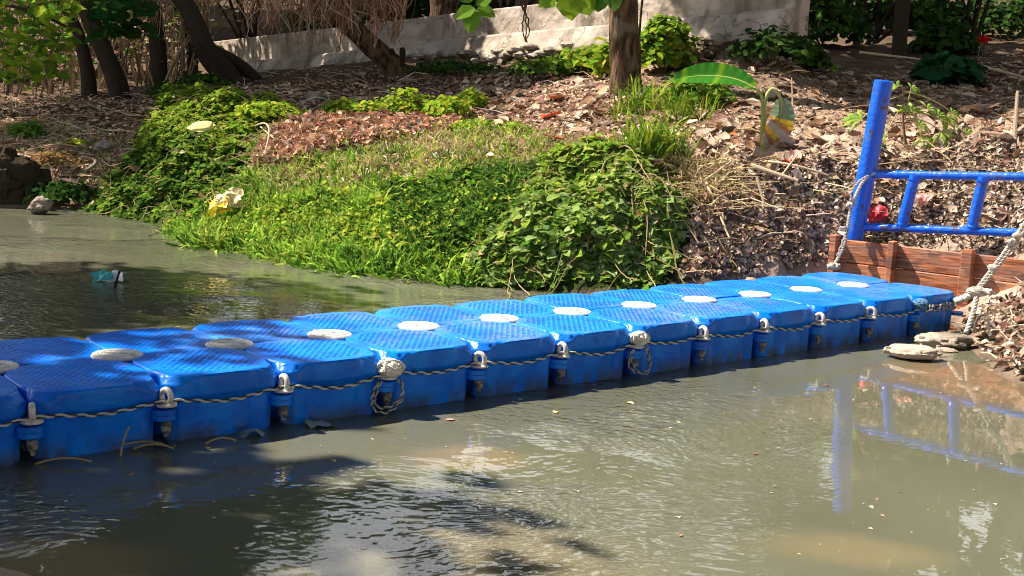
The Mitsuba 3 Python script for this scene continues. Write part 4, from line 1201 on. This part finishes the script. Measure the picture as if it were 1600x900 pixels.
# ------------------------------------------------------------------ trees
def crown(key, clumps, n, size, cols, tm=L4, up=.5):
    """clumps: rows of (x, y, z, radius); leaves scattered round each clump."""
    cl = np.asarray(clumps, float)
    w = cl[:, 3] ** 2; i_ = rng.choice(len(cl), n, p=w / w.sum())
    u = rng.normal(size=(n, 3)); u /= np.linalg.norm(u, axis=1, keepdims=True)
    P = cl[i_, :3] + u * (cl[i_, 3] * rng.uniform(.15, 1, n) ** .5)[:, None] * np.array([1, 1, .62])
    N = u * .35 + np.array([0, 0, .8]) + rng.normal(0, up, (n, 3))
    c = palette(cols, n)
    add(key + '__crown', ply(scatter(tm, P, N, rng.uniform(0, 6.28, n), size * rng.uniform(.6, 1.3, n), c), 'm_leaf'))


def rclumps(c, r, n, rc, seed):
    g = np.random.default_rng(seed)
    u = g.normal(size=(n, 3)); u /= np.linalg.norm(u, axis=1, keepdims=True)
    p = np.asarray(c) + u * np.asarray(r) * g.uniform(.2, 1, (n, 1)) ** .5
    return np.c_[p, g.uniform(.6, 1.25, n) * rc]


TREE_G = G_DARK + G_MID[:3] + [(.10, .19, .03)]


def tree(name, px, Y, lean, r, crowns, n, size, label, cols=TREE_G, bark='m_bark_dark', top=None, seed=0, limbs=7, cat='tree', sides=18):
    """lean: the further points (px, py) of the trunk's line in view; top: where it ends in the world."""
    k = root(name, label, cat)
    base = at(*px, Y); base[2] = H(base[0], base[1])
    P = [base - [0, 0, .25], base + [0, 0, .02]] + [at(a, b, Y) for a, b in lean]
    if top is not None:
        P.append(np.array(top, float))
    P = spline(P, 40)
    s = np.linspace(0, 1, 40)
    rr = r * (1 - .62 * s) * (1 + .32 * np.exp(-s * 26))
    add(k + '__trunk', ply(tube(P, rr, sides, True, .22, seed), bark, True))
    if len(crowns):
        g = np.random.default_rng(seed + 9)
        for l_ in range(limbs):
            c = crowns[g.integers(len(crowns))][:3]
            o = P[g.integers(24, 39)]
            m_ = (o + c) / 2 + g.normal(0, .25, 3)
            Q = spline([o, m_, c], 14)
            add(k + '__limb', ply(tube(Q, np.linspace(r * .32, r * .06, 14), 7, False, .2, l_), bark, True))
        crown(k, crowns, n, size, cols)
    return k


tree('tree', (140, 152), 19, [(128, 72), (112, 30), (96, 0)], .11, np.vstack([rclumps((-9.0, 19.5, 5.6), (1.8, 1.8, 1.5), 16, .8, 1), rclumps((-10.4, 16.0, 6.4), (1.5, 1.8, .9), 16, .8, 31)]), 5000, .24, 'slim dark trunk at the left crossed by a thicker leaning one', seed=1, top=(-9.0, 19.3, 5.4))
tree('tree', (189, 155), 18.5, [(165, 85), (142, 32), (128, 0)], .15, rclumps((-8.2, 18.8, 7.0), (2.4, 2.2, 1.6), 22, .9, 2), 3600, .25, 'thicker dark trunk leaning left behind the slim one', seed=2, top=(-8.3, 18.6, 6.4))
tree('tree', (248, 140), 20, [(246, 60), (240, 0)], .15, rclumps((-6.2, 20.8, 6.6), (2.0, 2.0, 1.8), 20, .9, 3), 3000, .25, 'upright dark trunk wrapped in hanging fibres left of centre bush', seed=3, top=(-6.2, 20.5, 5.6))
tree('tree', (302, 128), 20.3, [(299, 80), (288, 0)], .10, np.vstack([rclumps((-5.8, 21.8, 6.0), (1.6, 1.6, 1.2), 14, .8, 4), rclumps((-7.4, 23.8, 7.0), (1.9, 2.4, .9), 24, .9, 44)]), 6500, .24, 'thin upright dark trunk just left of the leaning twin trunk', seed=4, top=(-5.8, 20.8, 5.2))
tree('tree', (362, 136), 18.6, [(332, 90), (310, 48), (285, 0)], .165, rclumps((-6.4, 18.0, 7.6), (2.2, 2.0, 1.4), 20, .9, 5), 3200, .25, 'massive dark trunk leaning left with a low side limb', seed=5, top=(-6.3, 18.2, 6.6))
k5 = 'tree_004'
Q = spline([at(402, 117, 18.9) - [0, 0, .1], at(365, 95, 18.8), at(330, 78, 18.6)], 16)
add(k5 + '__limb', ply(tube(Q, np.linspace(.10, .09, 16), 10, True, .2, 3), 'm_bark_dark', True), 'low limb resting on the ground')
Q = spline([at(355, 130, 18.5), at(322, 95, 18.3), at(306, 72, 18.2)], 16)
add(k5 + '__limb', ply(tube(Q, np.linspace(.12, .07, 16), 10, True, .2, 4), 'm_bark_dark', True))
k6 = tree('tree', (622, 118), 18.5, [(592, 82), (548, 42), (505, 8)], .17, rclumps((-5.0, 17.6, 6.6), (1.6, 1.8, 1.2), 14, .9, 6), 1800, .25, 'short reddish brown trunk leaning steeply left in front of the wall', bark='m_bark', seed=6, top=(-4.6, 18.0, 5.8))
for a, b in (((608, 92), (611, 76)), ((626, 104), (628, 74))):
    add(k6 + '__stub', ply(tube(spline([at(*a, 18.4), at((a[0] + b[0]) / 2 + 2, (a[1] + b[1]) / 2, 18.4), at(*b, 18.4)], 8), [.05, .05, .045, .04, .045, .05, .045, .03], 8, True, .4, 5), 'm_bark_dark', True))
k7 = tree('tree', (977, 147), 13.6, [(976, 80), (974, 0)], .172, np.vstack([rclumps((-0.9, 16.2, 8.3), (1.2, 1.4, .8), 18, .75, 7), rclumps((1.6, 16.8, 8.0), (1.7, 1.7, .9), 20, .85, 17)]), 8500, .26, 'thick straight brown trunk in the centre right of the bank', bark='m_bark', seed=7, top=(1.2, 14.6, 6.8), sides=26)
Q = spline([at(998, 140, 13.7), at(1000, 40, 13.75), at(1006, -20, 13.8)], 12)
add(k7 + '__limb', ply(tube(Q, .014, 6), 'm_bark_dark', True))
tree('tree', (1405, 84), 18.5, [(1407, 40), (1412, 0)], .12, rclumps((4.2, 19.6, 8.0), (2.6, 2.6, 1.5), 28, 1.15, 8), 7500, .26, 'slim dark trunk standing in the deep shade at the back right', seed=8, top=(5.0, 19.0, 6.6))
tree('tree', (1222, 84), 15.8, [(1224, 50), (1230, 0)], .09, rclumps((1.3, 18.4, 8.0), (2.3, 2.6, 1.4), 28, 1.1, 9), 7500, .26, 'slim dark trunk at the shaded right end of the wall', seed=9, top=(2.4, 17.6, 6.6))
tree('tree', (1700, 90), 19, [(1700, 0)], .2, rclumps((6.6, 17.4, 7.4), (2.8, 2.8, 1.8), 28, 1.15, 10), 7500, .27, 'tree standing outside the right edge, only its shade in view', seed=10, top=(7.6, 18.2, 6.4))
tree('tree', (695, 30), 26, [(692, 0)], .33, rclumps((-6.0, 29, 9), (2.0, 2.0, 1.6), 16, 1.0, 11), 1600, .28, 'stout rusty brown trunk rising behind the top of the wall', bark='m_bark', seed=11, top=(-2.0, 26.6, 7))

# backdrop of shrubs and trees behind the wall and the thicket
def hedge(x, y, rx, rz, n, size, cols, label, z0=None):
    k = root('background_shrub', label, 'shrub')
    z = H(np.array([x]), np.array([y]))[0]
    cl = rclumps((x, y, z + rz * .55), (rx, rx * .6, rz * .55), 14, rx * .33, int(x * 7 + 300))
    crown(k, cl, n, size, cols)
    add(k + '__stem', ply(cat_mesh([tube(spline([[x + rng.normal(0, .2), y + rng.normal(0, .1), z - .1], cl[i_, :3] * .5 + np.array([x, y, z]) * .5, cl[i_, :3]], 6), np.linspace(.05, .015, 6), 5, False) for i_ in range(8)]), 'm_bark_dark'))


HL = [('pale green sunlit shrub at the far left edge', -13.5, 24, G_MID + G_BRIGHT), ('mid green shrub behind the two crossing trunks', -11, 24.5, G_MID + G_BRIGHT[:2]), ('dense dark shrub behind the fibre-wrapped trunk', -8.4, 25, G_MID + G_DARK), ('dark shrub behind the leaning trunk', -6.4, 28.5, G_DARK), ('dark leafy shrub over the left wall end', -4.4, 28, G_DARK), ('dark shrub left of the stout rusty trunk', -3.0, 28.5, G_DARK), ('dark shrub right of the stout rusty trunk', -0.4, 27.5, G_DARK), ('shrub behind the centre of the wall', 1.8, 26, G_DARK + G_MID[:1]), ('shadowy shrub over the right wall end', 4.2, 22.5, G_DARK), ('shadowy shrub right of the wall', 6.2, 22.5, G_DARK), ('shadowy shrub behind the slim right trunk', 8.2, 23, G_DARK), ('shadowy shrub near the right edge', 10.2, 23, G_DARK)]
for lab, x, y, cols in HL:
    hedge(x, y, 1.7, 4.6 if x > 2 or x < -5 else 4.0, 2000, .22, cols, lab)
for lab, x, y in (('tall tree mass far left behind the thicket', -16, 30), ('tall tree mass behind the left shrubs', -10.5, 32), ('tall tree mass behind the wall', -5.2, 36), ('tall tree mass behind the wall centre', 1.2, 34), ('tall tree mass far right', 8.5, 30), ('tall tree mass beyond the right edge', 15, 28)):
    k = root('background_tree', lab, 'tree')
    z = float(H(x, y))
    hh = 7.5 if abs(x + 1.5) > 3 else 5.0
    cl = rclumps((x, y, z + hh * .58), (3.0, 2.2, hh * .42), 30, 1.2, int(x + 60))
    crown(k, cl, 3600, .42, G_DARK + G_MID[:2])
    add(k + '__trunk', ply(tube(spline([[x, y, z - .2], [x + .2, y, z + 2], [x, y, z + hh * .7]], 12), np.linspace(.3, .1, 12), 10), 'm_bark_dark', True))

for lab, x, y in (('unseen tree added on the near bank left of the viewer to block sky light', -9, -5), ('unseen tree added on the near bank behind the viewer to block sky light', -2, -8), ('second unseen tree added on the near bank at the back of the viewer to block sky light', 4, -7), ('unseen tree added on the near bank right of the viewer to block sky light', 9.5, -2), ('unseen tree added on the right shore beyond the right edge to block sky light', 8.6, 4.2), ('unseen tree added on the right bank beside the railing beyond the right edge to block sky light', 11.5, 9.0), ('unseen tree added far on the right bank to block sky light', 14.5, 1.5)):
    k = root('unseen_bank_tree', lab, 'tree')  # unseen trees, added to keep sky light off the dock sides
    z = float(H(x, y))
    crown(k, rclumps((x, y, z + 6.2), (4.2, 3.0, 5.2), 60, 1.5, int(x + 90)), 7000, .5, G_DARK + G_MID[:2])
    add(k + '__trunk', ply(tube(spline([[x, y, z - .2], [x + .2, y, z + 2], [x, y, z + 6]], 12), np.linspace(.3, .1, 12), 10), 'm_bark_dark', True))

k = root('unseen_bank_tree', 'tree on the left shore leaning over the river, its shade on the near dock end', 'tree')
Q = spline([[-7.6, 2.3, -.1], [-7.7, 3.0, 2.0], [-7.9, 4.6, 4.6], [-8.0, 6.0, 6.3]], 24)
add(k + '__trunk', ply(tube(Q, np.linspace(.26, .10, 24), 14, True, .2, 4), 'm_bark_dark', True))
cl = np.vstack([rclumps((-7.3, 5.1, 6.4), (2.0, .8, .8), 20, .7, 55), rclumps((-8.0, 9.0, 6.6), (1.8, 1.0, .8), 14, .75, 56), rclumps((-8.2, 6.7, 6.7), (1.8, .8, .6), 7, .6, 57)])
crown(k, cl, 5600, .24, TREE_G)
add(k + '__limb', ply(cat_mesh([tube(spline([Q[18], (Q[18] + c_[:3]) / 2 + [0, 0, .2], c_[:3]], 8), np.linspace(.07, .015, 8), 6, False) for c_ in cl[:14]]), 'm_bark_dark', True))

k = root('unseen_bank_tree', 'unseen tree added on the near bank, its crown over the viewer blocks sky light', 'tree')
cl = rclumps((-.5, -1.6, 5.8), (5.0, 1.9, 1.4), 56, 1.2, 91)  # crown added overhead, out of view, to darken the dock front
crown(k, cl, 8000, .42, TREE_G)
add(k + '__trunk', ply(tube(spline([[1.5, -3.2, -.1], [1.4, -3.0, 2.0], [.4, -2.4, 4.0], [-.3, -1.8, 5.8]], 20), np.linspace(.28, .12, 20), 12, True, .2, 8), 'm_bark_dark', True))

# thin stems of the left thicket
def at_wall_h(px, py, Y):
    return at(px, py, Y)


th = []; tw_l = []
for k in range(150):
    px = rng.uniform(-20, 300); Y = rng.uniform(19.5, 23.5)
    b = at(px, 150, Y); b[2] = H(b[0], b[1])
    h = rng.uniform(1.0, 3.0); lean = rng.normal(0, .35, 2)
    P = spline([b, b + [lean[0] * .4 * h, lean[1] * .2, h * .5], b + [lean[0] * h, lean[1] * .4, h * .95]], 8)
    th.append(colored(tube(P, np.linspace(.02, .007, 8) * rng.uniform(.5, 1.2), 5, False), palette([(.16, .12, .08), (.26, .20, .13), (.09, .07, .05), (.34, .27, .18)], 1)[0]))
    for _ in range(14):
        tw_l.append(P[rng.integers(2, 8)] + rng.normal(0, .16, 3))
tw_l = np.array(tw_l); n = len(tw_l)
lv = scatter(L4, tw_l, rand_up(n, .8), rng.uniform(0, 6.28, n), .13 * rng.uniform(.5, 1.2, n), palette(G_MID + DRY[:4] + DRY[:3], n))
add('thicket', ply(cat_mesh(th), 'm_twig'), 'tangle of thin brown saplings behind the crossing trunks at far left', 'thicket', kind='stuff')
add('thicket_leaves', ply(lv, 'm_leaf'), 'sparse small leaves among the thin saplings at far left', 'leaves', kind='stuff')
# bright overhanging branch at the far left
k = root('leafy_branch', 'sunlit yellow-green leafy branch hanging into the top left corner', 'branch')
br_ = spline([[-10.5, 17.0, 4.2], at(-20, 5, 16.5), at(40, 15, 16.2), at(110, 45, 16.2)], 20)
add(k + '__limb', ply(tube(br_, np.linspace(.06, .015, 20), 7), 'm_bark_dark', True))
n = 300
P = np.stack([at(rng.uniform(-10, 135) * (1 - .35 * t_), -15 + 130 * t_ + 10, rng.uniform(15.8, 17.2)) for t_ in rng.uniform(0, 1, n) ** 1.3])
add(k + '__foliage', ply(scatter(L8, P, rand_up(n, .7), rng.uniform(0, 6.28, n), .17 * rng.uniform(.6, 1.3, n), palette(G_BRIGHT + G_MID, n)), 'm_leaf'))
k = root('leafy_branch', 'dark broad-leaved branch hanging between the left trunks at the top', 'branch')
br_ = spline([[-7.2, 17.5, 4.4], at(150, -10, 17), at(180, 20, 16.8), at(195, 42, 16.8)], 14)
add(k + '__limb', ply(tube(br_, np.linspace(.05, .012, 14), 7), 'm_bark_dark', True))
n = 90
P = np.stack([at(rng.uniform(150, 225), rng.uniform(-10, 60), rng.uniform(16.5, 17.3)) for _ in range(n)])
add(k + '__foliage', ply(scatter(L8, P, rand_up(n, .6), rng.uniform(0, 6.28, n), .24 * rng.uniform(.6, 1.3, n), palette(G_DARK + [(.03, .12, .035)], n)), 'm_leaf'))
# hanging dry roots
def hangers(x0, x1, y0, y1, n, Y0, Y1, cols, r=.006):
    out = []
    for _ in range(n):
        px = x0 + (x1 - x0) * float(np.clip(rng.choice([.08, .2, .38, .5, .62, .8, .93]) + rng.normal(0, .05), 0, 1)); e = y0 + (y1 - y0) * rng.uniform(.25, 1) * (.55 + .45 * math.sin(px * .11) ** 2)
        Y = rng.uniform(Y0, Y1)
        a = at(px + rng.normal(0, 16), y0 - 45, Y); b = at(px, e, Y)
        m_ = (a + b) / 2 + rng.normal(0, .09, 3)
        m2 = a * .25 + b * .75 + rng.normal(0, .06, 3)
        out.append(colored(tube(spline([a, m_, m2, b], 9), np.linspace(1.3, .5, 9) * r * rng.uniform(.6, 1.5), 4, False), palette(cols, 1)[0]))
    return out


HC = [(.30, .18, .12), (.40, .27, .19), (.16, .09, .06), (.48, .36, .28), (.26, .12, .08)]
add('hanging_roots', ply(cat_mesh(hangers(385, 630, -5, 84, 330, 16.6, 17.8, HC, .007)), 'm_twig'), 'curtain of dry reddish brown roots hanging over the shaded wall', 'hanging roots', kind='stuff')
add('hanging_roots', ply(cat_mesh(hangers(232, 330, -30, 95, 130, 18.8, 19.8, HC, .006)), 'm_twig'), 'grey-brown fibres draped round the upright left trunk', 'hanging roots', kind='stuff')
k = root('root_branch', 'bare branch carrying the curtain of hanging roots', 'branch')
add(k + '__limb', ply(tube(spline([[-4.6, 17.9, 3.9], [-3.2, 17.3, 3.75], [-1.2, 17.2, 3.7]], 16), np.linspace(.09, .04, 16), 8, True, .3, 2), 'm_bark_dark', True))
add('dry_creeper', ply(cat_mesh([colored(tube(spline([at(812 + 3 * q_, -30, 12.5), at(815 + 4 * q_, 10, 12.5), at(824 - 3 * q_, 30, 12.5), at(820 + 2 * q_, 66, 12.5)], 20) + rng.normal(0, .006, (20, 3)), np.linspace(.012, .006, 20), 5), (.09, .06, .045)) for q_ in range(3)]), 'm_twig', True), 'dark dry creeper dangling in front of the sunlit wall', 'creeper')
# big leaves hanging in at the top
k = root('hanging_branch', 'thin branch with three large sunlit leaves dangling at the top centre', 'branch')
add(k + '__twig', ply(tube(spline([at(760, -60, 11), at(748, -20, 11), at(742, 14, 11)], 12), np.linspace(.012, .006, 12), 6), 'm_bark_dark', True))
for px, py, yaw, s, nx in ((742, 12, -2.6, .16, -.3), (744, 14, -.3, .15, .3), (742, 16, -1.8, .17, 0), (743, 8, .6, .16, .2), (738, 2, 2.6, .15, -.2)):
    tipd = np.array([math.cos(yaw), -.2, math.sin(yaw)]); tipd /= np.linalg.norm(tipd)
    M = np.eye(4); zax = np.array([nx, -.85, .5]); zax -= tipd * (zax @ tipd); zax /= np.linalg.norm(zax)
    M[:3, 1] = tipd; M[:3, 2] = zax; M[:3, 0] = np.cross(tipd, zax); M[:3, 3] = at(px, py, 11)
    M[:3, :3] *= s * 1.25
    add(k + '__leaf', ply(colored(xf(L8, M), (.12, .24, .03)), 'm_leaf'))
k = root('hanging_branch', 'branch with broad ribbed yellow-green leaves at the top left of the thick trunk', 'branch')
add(k + '__twig', ply(tube(spline([at(985, -50, 12.6), at(930, -25, 12.4), at(860, -12, 12.2)], 12), np.linspace(.02, .008, 12), 6), 'm_bark_dark', True))
for px, py, yaw, s, col in ((868, -8, -2.5, .20, (.16, .30, .03)), (885, -12, -1.3, .28, (.20, .34, .03)), (905, -14, -1.1, .26, (.17, .30, .03)), (940, -16, -1.7, .22, (.06, .17, .03)), (850, -12, -2.9, .16, (.05, .12, .03)), (925, -14, -1.4, .20, (.22, .34, .03)), (955, -14, -1.3, .2, (.07, .16, .03))):
    tipd = np.array([math.cos(yaw), -.15, math.sin(yaw)]); tipd /= np.linalg.norm(tipd)
    M = np.eye(4); zax = np.array([rng.uniform(-.4, .4), -.85, .55]); zax -= tipd * (zax @ tipd); zax /= np.linalg.norm(zax)
    M[:3, 1] = tipd; M[:3, 2] = zax; M[:3, 0] = np.cross(tipd, zax); M[:3, 3] = at(px, py, 12.2)
    M[:3, :3] *= s * np.array([1.25, 1, 1])
    add(k + '__leaf', ply(colored(xf(L8, M), col), 'm_leaf'))

# ------------------------------------------------------------------ things floating on the water
o = at_z(168, 436, .015)
k = root('floating_packet', 'torn teal and white plastic packet floating on the water at left', 'packet')
scene['m_teal'] = two({'type': 'principled', 'base_color': rgb(.03, .30, .30), 'roughness': .3})
scene['m_film'] = two({'type': 'principled', 'base_color': rgb(.20, .25, .24), 'roughness': .25})
scene['m_whiteplastic'] = two({'type': 'principled', 'base_color': rgb(.62, .62, .60), 'roughness': .35})


add(k + '__front', ply(xf(sheet(.13, .10, 3, .07), frame(o + [-.03, -.02, .02], [1, .3, .15], [-.2, -.5, .8])), 'm_teal', 60), 'teal half of the packet')
add(k + '__back', ply(xf(sheet(.16, .12, 5, .08), frame(o + [.05, .02, .01], [1, -.2, .1], [.1, -.4, .8])), 'm_whiteplastic', 60), 'white half of the packet')
add('floating_stick', ply(tube([at_z(179, 448, -.03), at_z(180, 446, .02), at_z(180, 446, .02) + [.03, 0, .10]], [.010, .009, .007], 7), 'm_bark_dark', True), 'short black stick poking out of the water beside the teal packet', 'stick')
for px, py, L, a, lab in ((650 // 3 + 0, 696, .20, .5, 'dry twig floating against the near dock side between the first two rings'), (195, 705, .14, 1.5, 'small upright twig caught on the near dock side'), (240, 700, .16, -.2, 'thin reed floating at the near dock side below the second ring'), (100, 722, .20, .1, 'thin twig floating under the left end of the dock'), (345, 690, .12, .3, 'short twig floating below the third cube')):
    o = at_z(px, py, .012)
    P = spline([o - [L / 2 * math.cos(a), L / 4 * math.sin(a), .01], o + [0, .01, .012 + .05 * (abs(a) > 1)], o + [L / 2 * math.cos(a), L / 4 * math.sin(a), .004 + .08 * (abs(a) > 1)]], 10)
    add('floating_twig', ply(colored(tube(P, .0045, 5), (.34, .26, .15)), 'm_twig', True), lab, 'twig')
stick([(215, 348, .02), (252, 362, .02)], .010, 'm_palewood', 'pale stem trailing into the water at the foot of the left vines')
for px, py, s, seed, lab in ((502, 661, .09, 4, 'crumpled clear plastic bag floating beside the dock under the fourth ring'), (395, 676, .07, 6, 'small piece of pale plastic film floating at the dock side')):
    o = at_z(px, py, .01)
    add('floating_film', ply(xf(sheet(s * 1.5, s, seed, .07), frame(o - [0, 0, .012], [1, .4, 0])), 'm_film', 60), lab, 'plastic film')
dk = np.random.default_rng(77)
for i_, (px, py) in enumerate(((868, 645), (990, 630), (710, 655), (1290, 600), (820, 605), (925, 590))):
    o = at_z(px, py, .004)
    add('floating_leaf', ply(colored(xf(tmpl_curl(300 + i_, .5), frame(o, [math.cos(i_), math.sin(i_), 0]) @ np.diag([.035, .04, .02, 1])), palette(DRY + STRAW, 1)[0]), 'm_dry'), 'small dead leaf floating on the river in front of the dock', 'leaf', 'dead leaves afloat in front of the dock')
